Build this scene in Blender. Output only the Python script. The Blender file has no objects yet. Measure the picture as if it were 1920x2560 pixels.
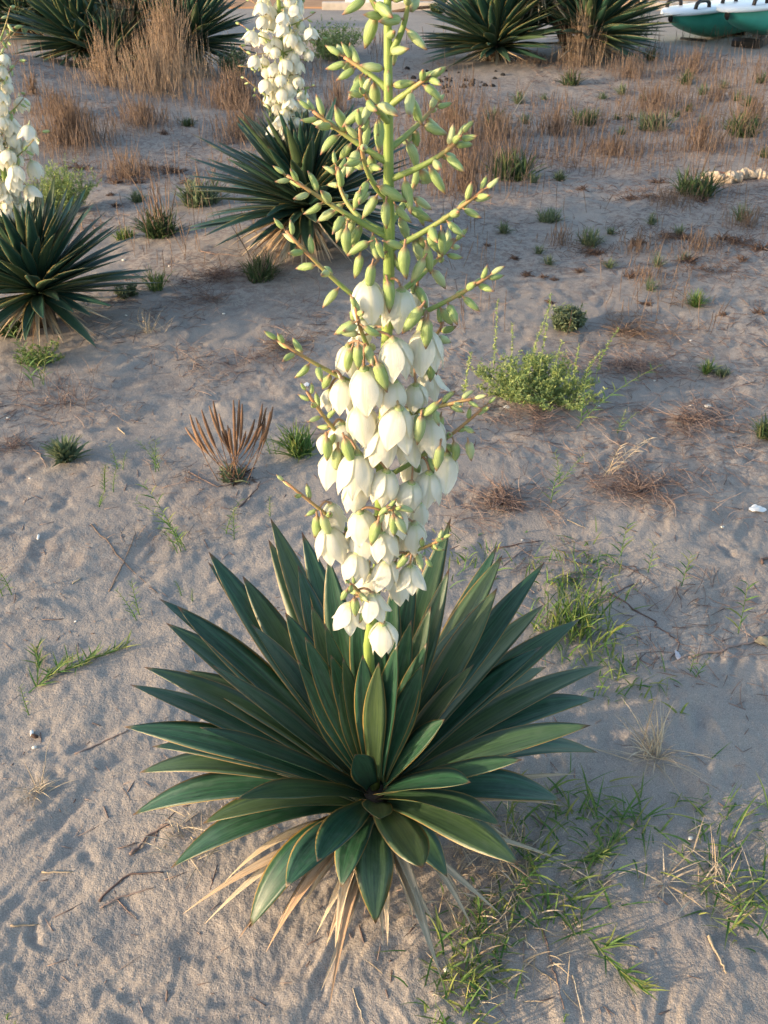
import bpy, math, random
import numpy as np
from mathutils import Vector, Matrix

# ------------------------------------------------------------------ camera, sky, sun, exposure
H, PITCH, FPX = 1.65, math.radians(33.0), 2323.0      # eye height, downward pitch, focal length in photo pixels
CX, CY = 960.0, 1280.0                                 # photo is 1920 x 2560
scene = bpy.context.scene
COL = scene.collection
cam_d = bpy.data.cameras.new('camera'); cam = bpy.data.objects.new('camera', cam_d); COL.objects.link(cam)
cam.location = (0, 0, H); cam.rotation_euler = (math.pi/2 - PITCH, 0, 0)
cam_d.sensor_fit = 'VERTICAL'; cam_d.sensor_height = 36.0; cam_d.lens = 36.0*FPX/2560.0
cam_d.clip_start = 0.02; cam_d.clip_end = 2000
cam_d.dof.use_dof = True; cam_d.dof.focus_distance = 1.55; cam_d.dof.aperture_fstop = 20
scene.camera = cam
SUN_EL = math.radians(10.5)
SUN_TO = Vector((-0.93, -0.37, 0)).normalized()        # horizontal direction towards the sun: left, a little behind the camera
sun_vec = Vector((SUN_TO.x*math.cos(SUN_EL), SUN_TO.y*math.cos(SUN_EL), math.sin(SUN_EL)))
world = bpy.data.worlds.new('World'); scene.world = world; world.use_nodes = True
wn = world.node_tree.nodes; wl = world.node_tree.links
bg = wn['Background']; sky = wn.new('ShaderNodeTexSky'); sky.sky_type = 'NISHITA'; sky.sun_disc = False
sky.sun_elevation = SUN_EL; sky.sun_rotation = math.atan2(SUN_TO.x, SUN_TO.y)
sky.air_density = 1.0; sky.dust_density = 1.6; sky.ozone_density = 1.0
wl.new(sky.outputs[0], bg.inputs[0]); bg.inputs[1].default_value = 0.15
sl = bpy.data.lights.new('sun', 'SUN'); sl.energy = 2.0; sl.angle = math.radians(0.6); sl.color = (1.0, 0.76, 0.50)
so = bpy.data.objects.new('sun', sl); COL.objects.link(so); so.rotation_euler = sun_vec.to_track_quat('Z', 'Y').to_euler()
so.location = (-6, -3, 5)
vs = scene.view_settings; vs.view_transform = 'Standard'; vs.look = 'None'; vs.gamma = 1.0; vs.use_curve_mapping = False
vs.exposure = 1.75

R = random.Random(7)
# ------------------------------------------------------------------ pixel -> direction, terrain
FW = np.array([0, math.cos(PITCH), -math.sin(PITCH)]); UP = np.array([0, math.sin(PITCH), math.cos(PITCH)]); RT = np.array([1.0, 0, 0])
CAMP = np.array([0, 0, H])
CROPS = {'n': (0, 0, 1.0), 'd': (0, 0, 1.15732), 'c1': (600, 0, .434), 'c2': (640, 640, .38577), 'c3': (640, 1150, .38577),
         'c4': (280, 1250, .75949), 'c5': (300, 1900, .74744), 'c6': (0, 0, .42194), 'c7': (1050, 0, .52441), 'c8': (1100, 400, .49427),
         'll': (0, 600, .48222), 'bl': (0, 1300, .56948), 'rm': (1100, 1200, .49427), 'br': (1000, 1900, .55455), 'bk': (580, 0, .1718),
         'le': (0, 200, .29851), 'bo': (1600, 0, .19289)}
def nat(c, x, y):
    a, b, s = CROPS[c]; return a + x*s, b + y*s
def ray(u, v):
    d = FW + RT*(u-CX)/FPX - UP*(v-CY)/FPX
    return d                                            # unit depth along the optical axis
def on_plane(u, v, y):
    d = ray(u, v); return CAMP + d*(y/d[1])
def depth_of(p): return float(np.dot(np.asarray(p) - CAMP, FW))
def vnoise(x, y, seed=0):
    x = np.asarray(x, float); y = np.asarray(y, float)
    xi = np.floor(x).astype(np.int64); yi = np.floor(y).astype(np.int64); fx = x-xi; fy = y-yi
    def h(i, j):
        n = (i*374761393 + j*668265263 + seed*974634721) & 0xffffffff
        n = ((n ^ (n >> 13))*1274126177) & 0xffffffff
        n = ((n ^ (n >> 15))*2246822519) & 0xffffffff
        return ((n ^ (n >> 16)) & 0xffff)/32767.5 - 1.0
    sx = fx*fx*fx*(fx*(fx*6-15)+10); sy = fy*fy*fy*(fy*(fy*6-15)+10)
    a = h(xi, yi); b = h(xi+1, yi); c = h(xi, yi+1); d = h(xi+1, yi+1)
    return (a+(b-a)*sx)*(1-sy) + (c+(d-c)*sx)*sy
def sstep(a, b, x):
    t = np.clip((x-a)/(b-a), 0, 1); return t*t*(3-2*t)
_fr = random.Random(3)
DENTS = []
def base_h(x, y):
    x = np.asarray(x, float); y = np.asarray(y, float)
    r = np.hypot(x, y)
    far = 1 - sstep(14.5, 18.0, y)
    z = 0.030*vnoise(x/1.3+.3, y/1.3, 1) + 0.10*sstep(2.6, 6, r)*vnoise(x/2.7, y/2.7, 2) + .14*sstep(4, 9, r)*vnoise(x/5.5, y/5.5, 5)
    z = z + 0.055*np.exp(-((x+.02)**2+(y-1.3)**2)/.35)
    z = z + 0.22*np.exp(-(((x+4.2)/2.2)**2+((y-10.2)/2.2)**2))
    return z*far
def fine_h(x, y):
    x = np.asarray(x, float); y = np.asarray(y, float)
    wx = x + .05*vnoise(x*5, y*5, 30); wy = y + .05*vnoise(x*5, y*5, 31)
    ang = .72; u = wx*math.cos(ang)+wy*math.sin(ang); w = -wx*math.sin(ang)+wy*math.cos(ang)
    z = .0100*vnoise(wx/.32, wy/.32, 11) + .0052*vnoise(u/.19, w/.08, 12) + .0050*vnoise(u/.085, w/.036, 13)
    z = z + .0036*vnoise(u/.050, w/.019, 14)*(.6+.6*vnoise(wx/.4, wy/.4, 18)) + .0016*vnoise(u/.022, w/.012, 15) + .0010*vnoise(x/.009, y/.009, 16)
    if x.ndim:
        for (dx, dy, rx, ry, a, dep) in DENTS:
            m = np.nonzero((np.abs(x-dx) < .25) & (np.abs(y-dy) < .25))
            if not len(m[0]): continue
            X = wx[m]-dx+.018*vnoise(x[m]*26, y[m]*26, 40); Y = wy[m]-dy+.018*vnoise(x[m]*26, y[m]*26, 41); p = X*math.cos(a)+Y*math.sin(a); q = -X*math.sin(a)+Y*math.cos(a)
            e = (p/rx)**2+(q/ry)**2
            z[m] -= dep*(np.exp(-e) - .22*np.exp(-((np.sqrt(e)-1.7)/.5)**2))
    return z*(1 - sstep(14.5, 18, y))
for i in range(60):
    DENTS.append((_fr.uniform(-1.3, 1.6), _fr.uniform(.75, 3.2), _fr.uniform(.015, .06), _fr.uniform(.01, .028), _fr.uniform(0, 3), _fr.uniform(.003, .010)))
GX0, GY0, GSTEP = -11.0, .4, .022
_gx, _gy = np.meshgrid(np.arange(GX0, 11.5, GSTEP), np.arange(GY0, 17.5, GSTEP), indexing='ij')
HG = (base_h(_gx, _gy)+fine_h(_gx, _gy))
def hz(x, y):
    """terrain height: table lookup close by, noise itself elsewhere"""
    fx = (x-GX0)/GSTEP; fy = (y-GY0)/GSTEP; i = int(fx); j = int(fy)
    if fx > 0 and fy > 0 and i < HG.shape[0]-1 and j < HG.shape[1]-1:
        a = fx-i; b = fy-j
        return float((HG[i, j]*(1-a)+HG[i+1, j]*a)*(1-b)+(HG[i, j+1]*(1-a)+HG[i+1, j+1]*a)*b)
    return float(base_h(x, y))
def ground(u, v):
    d = ray(u, v); t = (H)/(-d[2]) if d[2] < 0 else 60
    for _ in range(12):
        p = CAMP + d*t; g = float(base_h(p[0], p[1])); t += (p[2]-g)/(-d[2])*.8
    p = CAMP + d*t; p[2] = hz(p[0], p[1]); return p
def gpos(c, x, y): return ground(*nat(c, x, y))
def m_per_px(p): return depth_of(p)/FPX

# ------------------------------------------------------------------ object helpers
def link(o, parent=None):
    COL.objects.link(o)
    if parent is not None: o.parent = parent
    return o
def tag(o, label=None, cat=None, group=None, kind=None):
    for k, v in (('label', label), ('category', cat), ('group', group), ('kind', kind)):
        if v: o[k] = v
    return o
def thing(name, label, cat, loc, group=None):
    o = bpy.data.objects.new(name, None); o.empty_display_size = .05; o.location = Vector(loc); link(o)
    return tag(o, label, cat, group)
class MB:
    """collects geometry; point attributes t (along), s (across, -1..1), r (random per element)"""
    def __init__(self): self.v = []; self.f = []; self.t = []; self.s = []; self.r = []
    def add(self, v, f, t, s, r):
        n = len(self.v); self.v.extend(v); self.t.extend(t); self.s.extend(s); self.r.extend([r]*len(v))
        self.f.extend([tuple(i+n for i in q) for q in f])
    def tube(self, pts, radii, sides=5, r=0., t0=0., t1=1., cap=True):
        pts = [np.asarray(p, float) for p in pts]; n = len(pts); v = []; t = []; f = []
        tan0 = pts[1]-pts[0]; ref = np.array([.31, .17, .93]) if abs(tan0[2]) < .9*np.linalg.norm(tan0)+1e-9 else np.array([1., .1, 0])
        for i in range(n):
            tg = pts[min(i+1, n-1)]-pts[max(i-1, 0)]; tg = tg/(np.linalg.norm(tg)+1e-12)
            a = np.cross(tg, ref); a /= (np.linalg.norm(a)+1e-12); b = np.cross(tg, a)
            for k in range(sides):
                an = 2*math.pi*k/sides; v.append(tuple(pts[i]+radii[i]*(math.cos(an)*a+math.sin(an)*b))); t.append(t0+(t1-t0)*i/(n-1))
        for i in range(n-1):
            for k in range(sides):
                f.append((i*sides+k, i*sides+(k+1) % sides, (i+1)*sides+(k+1) % sides, (i+1)*sides+k))
        if cap: f.append(tuple(range(sides))[::-1]); f.append(tuple((n-1)*sides+k for k in range(sides)))
        self.add(v, f, t, [0.]*len(v), r)
    def ribbon(self, pts, widths, nrm, r=0., fold=.25, t0=0., t1=1.):
        """thin grass-like leaf with a V fold, closed underneath by its third side"""
        pts = [np.asarray(p, float) for p in pts]; n = len(pts); v = []; t = []; s = []; f = []
        for i in range(n):
            tg = pts[min(i+1, n-1)]-pts[max(i-1, 0)]; tg = tg/(np.linalg.norm(tg)+1e-12)
            sd = np.cross(tg, nrm); sd /= (np.linalg.norm(sd)+1e-12); nn = np.cross(sd, tg)
            w = widths[i]*.5
            v += [tuple(pts[i]-sd*w+nn*w*fold), tuple(pts[i]-nn*w*fold*.6), tuple(pts[i]+sd*w+nn*w*fold)]
            t += [t0+(t1-t0)*i/(n-1)]*3; s += [-1, 0, 1]
        for i in range(n-1):
            a = i*3; f += [(a, a+1, a+4, a+3), (a+1, a+2, a+5, a+4)]
        self.add(v, f, t, s, r)
    def mesh(self, name, mat, smooth=True):
        me = bpy.data.meshes.new(name); me.from_pydata([tuple(map(float, q)) for q in self.v], [], self.f)
        for nm, dat in (('t', self.t), ('s', self.s), ('r', self.r)):
            a = me.attributes.new(nm, 'FLOAT', 'POINT'); a.data.foreach_set('value', np.array(dat, np.float32))
        me.materials.append(mat)
        if smooth: me.polygons.foreach_set('use_smooth', np.ones(len(me.polygons), bool))
        me.update(); return me
    def obj(self, name, mat, parent=None, loc=None, smooth=True):
        o = bpy.data.objects.new(name, self.mesh(name, mat, smooth))
        if loc is not None: o.location = Vector(loc)
        return link(o, parent)
def inst(name, me, mtx, parent=None):
    o = bpy.data.objects.new(name, me); link(o, parent); o.matrix_basis = mtx; return o
def zmat(loc, zdir, scale=1., spin=0.):
    q = Vector(zdir).normalized().to_track_quat('Z', 'Y')
    sc = scale if hasattr(scale, '__len__') else (scale,)*3
    return Matrix.Translation(Vector(loc)) @ q.to_matrix().to_4x4() @ Matrix.Rotation(spin, 4, 'Z') @ Matrix.Diagonal((*sc, 1))
def nrm(v):
    v = np.asarray(v, float); return v/(np.linalg.norm(v)+1e-12)
def bez(a, b, c, n):
    a, b, c = map(lambda q: np.asarray(q, float), (a, b, c))
    return [(1-t)**2*a+2*t*(1-t)*b+t*t*c for t in np.linspace(0, 1, n)]

# ------------------------------------------------------------------ materials
class NT:
    def __init__(self, name):
        self.m = bpy.data.materials.new(name); self.m.use_nodes = True; self.t = self.m.node_tree; self.n = self.t.nodes
        self.b = self.n['Principled BSDF']; self.out = self.n['Material Output']
    def new(self, ty, **kw):
        x = self.n.new(ty)
        for k, v in kw.items(): setattr(x, k, v)
        return x
    def L(self, a, b): self.t.links.new(a, b)
    def attr(self, nm): return self.new('ShaderNodeAttribute', attribute_name=nm).outputs['Fac']
    def math(self, op, a, b=0., c=None):
        x = self.new('ShaderNodeMath', operation=op)
        for i, q in enumerate((a, b) if c is None else (a, b, c)):
            if isinstance(q, (int, float)): x.inputs[i].default_value = q
            else: self.L(q, x.inputs[i])
        return x.outputs[0]
    def ramp(self, fac, stops, interp='LINEAR'):
        x = self.new('ShaderNodeValToRGB'); x.color_ramp.interpolation = interp; e = x.color_ramp.elements
        while len(e) < len(stops): e.new(.5)
        for i, (p, c) in enumerate(stops):
            e[i].position = p; e[i].color = (*c, 1) if hasattr(c, '__len__') else (c, c, c, 1)
        self.L(fac, x.inputs[0]); return x.outputs[0]
    def mix(self, fac, a, b, blend='MIX'):
        x = self.new('ShaderNodeMix', data_type='RGBA', blend_type=blend)
        for i, q in ((0, fac), (6, a), (7, b)):
            if isinstance(q, (int, float)): x.inputs[i].default_value = q
            elif isinstance(q, tuple): x.inputs[i].default_value = (*q, 1)
            else: self.L(q, x.inputs[i])
        return x.outputs[2]
    def noise(self, scale, vec=None, detail=2., rough=.5, dist=0.):
        x = self.new('ShaderNodeTexNoise'); x.inputs['Scale'].default_value = scale; x.inputs['Detail'].default_value = detail
        x.inputs['Roughness'].default_value = rough; x.inputs['Distortion'].default_value = dist
        if vec is not None: self.L(vec, x.inputs['Vector'])
        return x.outputs['Fac']
    def objco(self): return self.new('ShaderNodeTexCoord').outputs['Object']
    def rand(self): return self.new('ShaderNodeObjectInfo').outputs['Random']
    def comb(self, x, y, z):
        c = self.new('ShaderNodeCombineXYZ')
        for i, q in enumerate((x, y, z)):
            if isinstance(q, (int, float)): c.inputs[i].default_value = q
            else: self.L(q, c.inputs[i])
        return c.outputs[0]
    def bump(self, h, strength, dist):
        x = self.new('ShaderNodeBump'); x.inputs['Strength'].default_value = strength; x.inputs['Distance'].default_value = dist
        self.L(h, x.inputs['Height']); self.L(x.outputs[0], self.b.inputs['Normal'])
    def done(self, col=None, rough=.6, spec=.4, trans=0., tcol=None, sheen=None):
        if col is not None:
            if isinstance(col, tuple): self.b.inputs['Base Color'].default_value = (*col, 1)
            else: self.L(col, self.b.inputs['Base Color'])
        if isinstance(rough, (int, float)): self.b.inputs['Roughness'].default_value = rough
        else: self.L(rough, self.b.inputs['Roughness'])
        self.b.inputs['Specular IOR Level'].default_value = spec
        if trans > 0:
            tr = self.new('ShaderNodeBsdfTranslucent'); ms = self.new('ShaderNodeMixShader'); ms.inputs[0].default_value = trans
            q = tcol if tcol is not None else col
            if isinstance(q, tuple): tr.inputs[0].default_value = (*q, 1)
            else: self.L(q, tr.inputs[0])
            self.L(self.b.outputs[0], ms.inputs[1]); self.L(tr.outputs[0], ms.inputs[2]); self.L(ms.outputs[0], self.out.inputs[0])
        return self.m

def mat_sand():
    n = NT('sand'); co = n.objco()
    a = n.noise(1.7, co, 4, .6); b = n.noise(9, co, 4, .65); c = n.noise(55, co, 3, .7); g = n.noise(420, co, 1, .5)
    base = n.ramp(a, [(.32, (.235, .207, .188)), (.68, (.30, .264, .236))])
    base = n.mix(n.ramp(b, [(.35, .0), (.7, .55)]), base, (.345, .295, .25))
    base = n.mix(n.ramp(c, [(.55, 0.), (.72, .45)]), base, (.20, .17, .155))
    base = n.mix(n.ramp(g, [(.56, 0.), (.70, .5)]), base, (.12, .10, .09))
    base = n.mix(n.ramp(g, [(.28, .55), (.42, 0.)]), base, (.50, .44, .385))
    sx = n.new('ShaderNodeSeparateXYZ'); n.L(co, sx.inputs[0])
    reg = n.math('ADD', n.noise(1.1, co, 3, .6), n.math('MULTIPLY', n.math('SUBTRACT', n.math('MINIMUM', sx.outputs[1], 6.), 3.6), .055))
    deb = n.math('MULTIPLY', n.ramp(reg, [(.42, 0.), (.66, 1.)]), n.ramp(n.noise(24, co, 6, .8, .6), [(.46, 0.), (.58, .80)]))
    farm = n.math('SUBTRACT', 1., n.ramp(n.math('MULTIPLY', sx.outputs[1], .05), [(.62, 0.), (.78, 1.)]))
    base = n.mix(n.math('MULTIPLY', deb, farm), base, (.145, .105, .09))
    h = n.math('ADD', n.math('MULTIPLY', c, .5), n.math('ADD', n.math('MULTIPLY', g, .16), n.math('MULTIPLY', n.noise(140, co, 2, .6), .4)))
    n.bump(h, .7, .007)
    return n.done(base, .93, .15)
def mat_leaf(name, dark, mid, edge, patch=.0, rough=.42, dustc=(.055, .10, .078)):
    n = NT(name); t = n.attr('t'); s = n.attr('s'); rd = n.rand()
    vec = n.comb(n.math('MULTIPLY', s, 3.4), n.math('MULTIPLY', t, .8), n.math('MULTIPLY', rd, 57.))
    st = n.noise(2.6, vec, 5, .75)
    col = n.ramp(st, [(.32, dark), (.52, mid), (.70, tuple(min(1, q*1.9) for q in mid))])
    bl = n.noise(5., n.comb(n.math('MULTIPLY', s, .6), n.math('MULTIPLY', t, 3.), n.math('MULTIPLY', rd, 91.)), 3, .6)
    col = n.mix(n.ramp(bl, [(.45, 0.), (.8, .55)]), col, dustc)
    col = n.mix(n.math('MULTIPLY', n.ramp(rd, [(.45, 0.), (1., .75)]), n.ramp(st, [(.35, .25), (.65, 1.)])), col, (.10, .12, .035))
    sa = n.math('ABSOLUTE', s)
    wob = n.math('MULTIPLY', n.noise(9., n.comb(t, rd, s), 2, .6), .10)
    col = n.mix(n.ramp(n.math('ADD', sa, wob), [(.955, 0.), (1.01, .85)]), col, edge)
    tip = n.ramp(n.math('ADD', t, n.math('MULTIPLY', n.math('SUBTRACT', n.noise(6., vec, 3, .7), .5), .12)), [(.955, 0.), (.99, .9)])
    col = n.mix(tip, col, (.11, .045, .018))
    if patch:
        pn = n.noise(3., n.comb(n.math('MULTIPLY', s, .5), n.math('MULTIPLY', t, 5.), n.math('MULTIPLY', rd, 33.)), 3, .6)
        col = n.mix(n.ramp(pn, [(.66, 0.), (.72, patch)]), col, (.22, .17, .05))
    n.bump(st, .25, .002)
    rg = n.math('ADD', n.math('MULTIPLY', bl, .25), rough-.12)
    return n.done(col, rg, .45)
def mat_dead():
    n = NT('dead_leaf'); t = n.attr('t'); s = n.attr('s'); rd = n.rand()
    vec = n.comb(n.math('MULTIPLY', s, 6.), n.math('MULTIPLY', t, 2.5), n.math('MULTIPLY', rd, 57.))
    st = n.noise(3.2, vec, 5, .7)
    col = n.ramp(st, [(.25, (.12, .07, .04)), (.40, (.46, .36, .24)), (.68, (.68, .59, .45))])
    col = n.mix(n.ramp(rd, [(.5, 0.), (1., .55)]), col, (.36, .15, .055))
    n.bump(st, .5, .004); return n.done(col, .75, .2)
def mat_petal():
    n = NT('petal'); t = n.attr('t'); s = n.attr('s'); rd = n.rand()
    vein = n.noise(4., n.comb(n.math('MULTIPLY', s, 6.), n.math('MULTIPLY', t, .8), n.math('MULTIPLY', rd, 40.)), 3, .6)
    col = n.ramp(vein, [(.3, (.80, .78, .68)), (.7, (.87, .86, .80))])
    col = n.mix(n.ramp(t, [(.02, .75), (.22, 0.)]), col, (.50, .56, .26))
    col = n.mix(n.ramp(n.math('ABSOLUTE', s), [(.0, .45), (.22, 0.)]), col, (.66, .68, .42))
    blot = n.noise(2.2, n.comb(s, n.math('MULTIPLY', t, 2.), n.math('MULTIPLY', rd, 77.)), 2, .6)
    col = n.mix(n.ramp(blot, [(.62, 0.), (.8, .45)]), col, (.74, .63, .40))
    col = n.mix(n.ramp(n.math('ADD', t, n.math('MULTIPLY', rd, .05)), [(.985, 0.), (1.03, .6)]), col, (.45, .30, .15))
    n.bump(vein, .5, .003)
    return n.done(col, .55, .3, .36, (.88, .84, .68))
def mat_bud():
    n = NT('bud'); t = n.attr('t'); s = n.attr('s'); rd = n.rand()
    vec = n.comb(n.math('MULTIPLY', s, 5.), n.math('MULTIPLY', t, 1.5), n.math('MULTIPLY', rd, 57.))
    st = n.noise(2.4, vec, 4, .65)
    a = n.ramp(st, [(.30, (.17, .27, .085)), (.52, (.29, .39, .145)), (.74, (.50, .54, .28))])
    col = n.mix(n.ramp(rd, [(.55, 0.), (1., .45)]), a, (.62, .64, .42))
    k = n.math('ADD', t, n.math('MULTIPLY', n.math('SUBTRACT', st, .5), .25))
    col = n.mix(n.ramp(k, [(.78, 0.), (.96, .9)]), col, (.26, .09, .08))
    col = n.mix(n.ramp(k, [(.17, .9), (.30, 0.)]), col, (.34, .17, .11))
    n.bump(st, .3, .002)
    return n.done(col, .45, .4, .12, (.5, .6, .2))
def mat_stalk():
    n = NT('flower_stalk'); co = n.objco()
    a = n.noise(14, co, 3, .6); mp = n.new('ShaderNodeMapping'); mp.inputs['Scale'].default_value = (130, 130, 6); n.L(co, mp.inputs[0])
    st = n.noise(1., mp.outputs[0], 3, .6)
    col = n.ramp(st, [(.3, (.15, .23, .055)), (.6, (.26, .34, .09)), (.8, (.37, .42, .16))])
    col = n.mix(n.ramp(a, [(.60, 0.), (.78, .7)]), col, (.28, .16, .09))
    n.bump(st, .3, .002); return n.done(col, .45, .4)
def mat_branch():
    n = NT('flower_branch'); t = n.attr('t'); co = n.objco(); a = n.noise(60, co, 3, .6)
    col = n.ramp(a, [(.35, (.18, .26, .07)), (.7, (.28, .33, .11))])
    k = n.math('ADD', t, n.math('MULTIPLY', n.math('SUBTRACT', a, .5), .8))
    col = n.mix(n.ramp(k, [(.45, 0.), (.95, .85)]), col, (.38, .17, .10))
    return n.done(col, .5, .35)
def mat_veg(name, c0, c1, c2, rough=.6, trans=.2, tipc=None, spec=.25):
    n = NT(name); r = n.attr('r'); t = n.attr('t'); co = n.objco()
    col = n.ramp(r, [(.0, c0), (.5, c1), (1., c2)])
    z = n.noise(23, co, 3, .6); col = n.mix(n.ramp(z, [(.4, 0.), (.75, .45)]), col, tuple(q*.62 for q in c1))
    if tipc: col = n.mix(n.ramp(t, [(.55, 0.), (1., .8)]), col, tipc)
    return n.done(col, rough, spec, trans)
def mat_flat(name, c, rough=.5, spec=.4, var=.15, scale=8., bump=.0):
    n = NT(name); co = n.objco(); z = n.noise(scale, co, 5, .65)
    col = n.mix(n.ramp(z, [(.3, 0.), (.75, 1.)]), tuple(q*(1-var) for q in c), tuple(min(1, q*(1+var)) for q in c))
    if bump: n.bump(z, .6, bump)
    return n.done(col, rough, spec)

M_SAND = mat_sand()
M_LEAF = mat_leaf('yucca_leaf', (.007, .027, .016), (.018, .063, .033), (.30, .19, .055), .0)
M_LEAF2 = mat_leaf('yucca_leaf_aged', (.009, .030, .022), (.021, .062, .042), (.28, .20, .07), .6)
M_DEAD = mat_dead(); M_PETAL = mat_petal(); M_BUD = mat_bud(); M_STALK = mat_stalk(); M_BRANCH = mat_branch()
M_TRUNK = mat_flat('yucca_trunk', (.10, .07, .05), .9, .1, .5, 30, .01)
M_WEED = mat_veg('weed_green', (.085, .125, .065), (.13, .175, .095), (.22, .23, .13))
M_DARKWEED = mat_veg('weed_dark_green', (.035, .07, .03), (.06, .105, .042), (.13, .13, .06))
M_BUSH = mat_veg('bush_bright_green', (.15, .22, .07), (.24, .32, .11), (.40, .44, .17))
M_GRASS = mat_veg('grass_green', (.05, .13, .03), (.10, .19, .05), (.24, .25, .07), tipc=(.22, .22, .08))
M_DRY = mat_veg('dry_grass', (.13, .088, .068), (.21, .145, .108), (.30, .21, .155), .85, .1)
M_TAN = mat_veg('tan_grass', (.22, .15, .105), (.34, .24, .165), (.46, .34, .24), .85, .15)
M_STRAW = mat_veg('straw', (.33, .25, .17), (.46, .37, .26), (.60, .51, .39), .8, .1)
M_TWIG = mat_veg('dry_twigs', (.10, .065, .058), (.19, .13, .11), (.36, .27, .23), .85, .0)
M_DEADWEED = mat_veg('dead_weed', (.06, .038, .03), (.11, .068, .052), (.19, .12, .085), .85, .0)
M_SPIKE = mat_veg('seed_spike', (.12, .07, .045), (.19, .11, .07), (.26, .16, .10), .85, .0)
M_PALE = mat_flat('pale_litter', (.72, .71, .69), .5, .3, .12, 90)
M_SHELL = mat_flat('shell', (.66, .62, .56), .45, .4, .15, 200)
M_BLACK = mat_flat('charcoal', (.022, .021, .022), .8, .2, .4, 60, .004)

# ------------------------------------------------------------------ ground: one sheet, polar grid dense in front of the camera
def build_ground():
    r = np.concatenate([[.0], np.geomspace(.25, 30, 860), np.geomspace(33, 900, 14)])
    th = np.concatenate([np.linspace(-180, -36, 40, endpoint=False), np.linspace(-36, 36, 470), np.linspace(36, 180, 41)[1:-1]])
    th = np.radians(th); nr, nt = len(r), len(th)
    Rr, T = np.meshgrid(r[1:], th, indexing='ij')
    X = np.sin(T)*Rr; Y = np.cos(T)*Rr
    fin = fine_h(X, Y)*(1 - .0*Rr)
    Z = base_h(X, Y)+fin
    back = sstep(math.radians(60), math.radians(36.5), np.abs(T)); Z = np.where(np.abs(T) > math.radians(36.5), base_h(X, Y)+fin*back, Z)
    fade = 1-sstep(20, 40, Rr); Z = Z*fade
    v = np.stack([X, Y, Z], -1).reshape(-1, 3); v = np.vstack([[[0, 0, float(base_h(0, 0))]], v])
    n1 = nr-1
    i = np.arange(n1-1)[:, None]; j = np.arange(nt)[None, :]; j2 = (j+1) % nt
    q = np.stack([1+i*nt+j, 1+(i+1)*nt+j, 1+(i+1)*nt+j2, 1+i*nt+j2], -1).reshape(-1, 4)[:, ::-1]
    tri = np.array([[0, 1+k, 1+(k+1) % nt] for k in range(nt)])[:, ::-1]
    me = bpy.data.meshes.new('ground'); me.vertices.add(len(v)); me.vertices.foreach_set('co', v.astype(np.float32).ravel())
    me.loops.add(q.size+tri.size); me.loops.foreach_set('vertex_index', np.concatenate([q.ravel(), tri.ravel()]).astype(np.int32))
    me.polygons.add(len(q)+len(tri))
    me.polygons.foreach_set('loop_start', np.concatenate([np.arange(len(q))*4, q.size+np.arange(len(tri))*3]).astype(np.int32))
    me.polygons.foreach_set('use_smooth', np.ones(len(q)+len(tri), bool))
    me.materials.append(M_SAND); me.update(calc_edges=True); me.validate()
    o = bpy.data.objects.new('ground', me); link(o); tag(o, kind='structure'); return o
build_ground()

# far edge: orange dirt path, pale kerb with a white board on it
def slab(name, x0, x1, y0, y1, z0, z1, mat, bev=.012, seg=1, wob=0.):
    mb = MB(); nx = max(1, seg); v = []; f = []
    for i in range(nx+1):
        x = x0+(x1-x0)*i/nx
        w = (lambda: R.uniform(-wob, wob))
        for (y, z) in ((y0, z0), (y0, z1-bev), (y0+bev, z1), (y1-bev, z1), (y1, z1-bev), (y1, z0)): v.append((x, y+w(), z+w()))
    for i in range(nx):
        for k in range(6): f.append((i*6+k, i*6+(k+1) % 6, (i+1)*6+(k+1) % 6, (i+1)*6+k))
    f.append((5, 4, 3, 2, 1, 0)); f.append(tuple(nx*6+k for k in range(6)))
    mb.add(v, f, [0]*len(v), [0]*len(v), 0); return mb.obj(name, mat, smooth=False)
M_PATH = mat_flat('dirt_path', (.40, .235, .135), .95, .1, .25, 1.3, .02)
M_KERB = mat_flat('pale_kerb', (.50, .43, .36), .9, .2, .2, 5, .004)
tag(slab('dirt_path', -40, 70, 20.72, 34, -.3, .030, M_PATH), kind='structure')
tag(slab('kerb', 1.0-2.2, 30, 20.40, 20.70, -.2, .13, M_KERB, .02, 60, .004), 'low pale stone kerb along the dirt path behind the yuccas', 'kerb')
tag(slab('board', -.75, .55, 20.42, 20.62, .131, .175, M_PALE, .006, 8, .002), 'long white board lying on the pale kerb', 'board')

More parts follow.
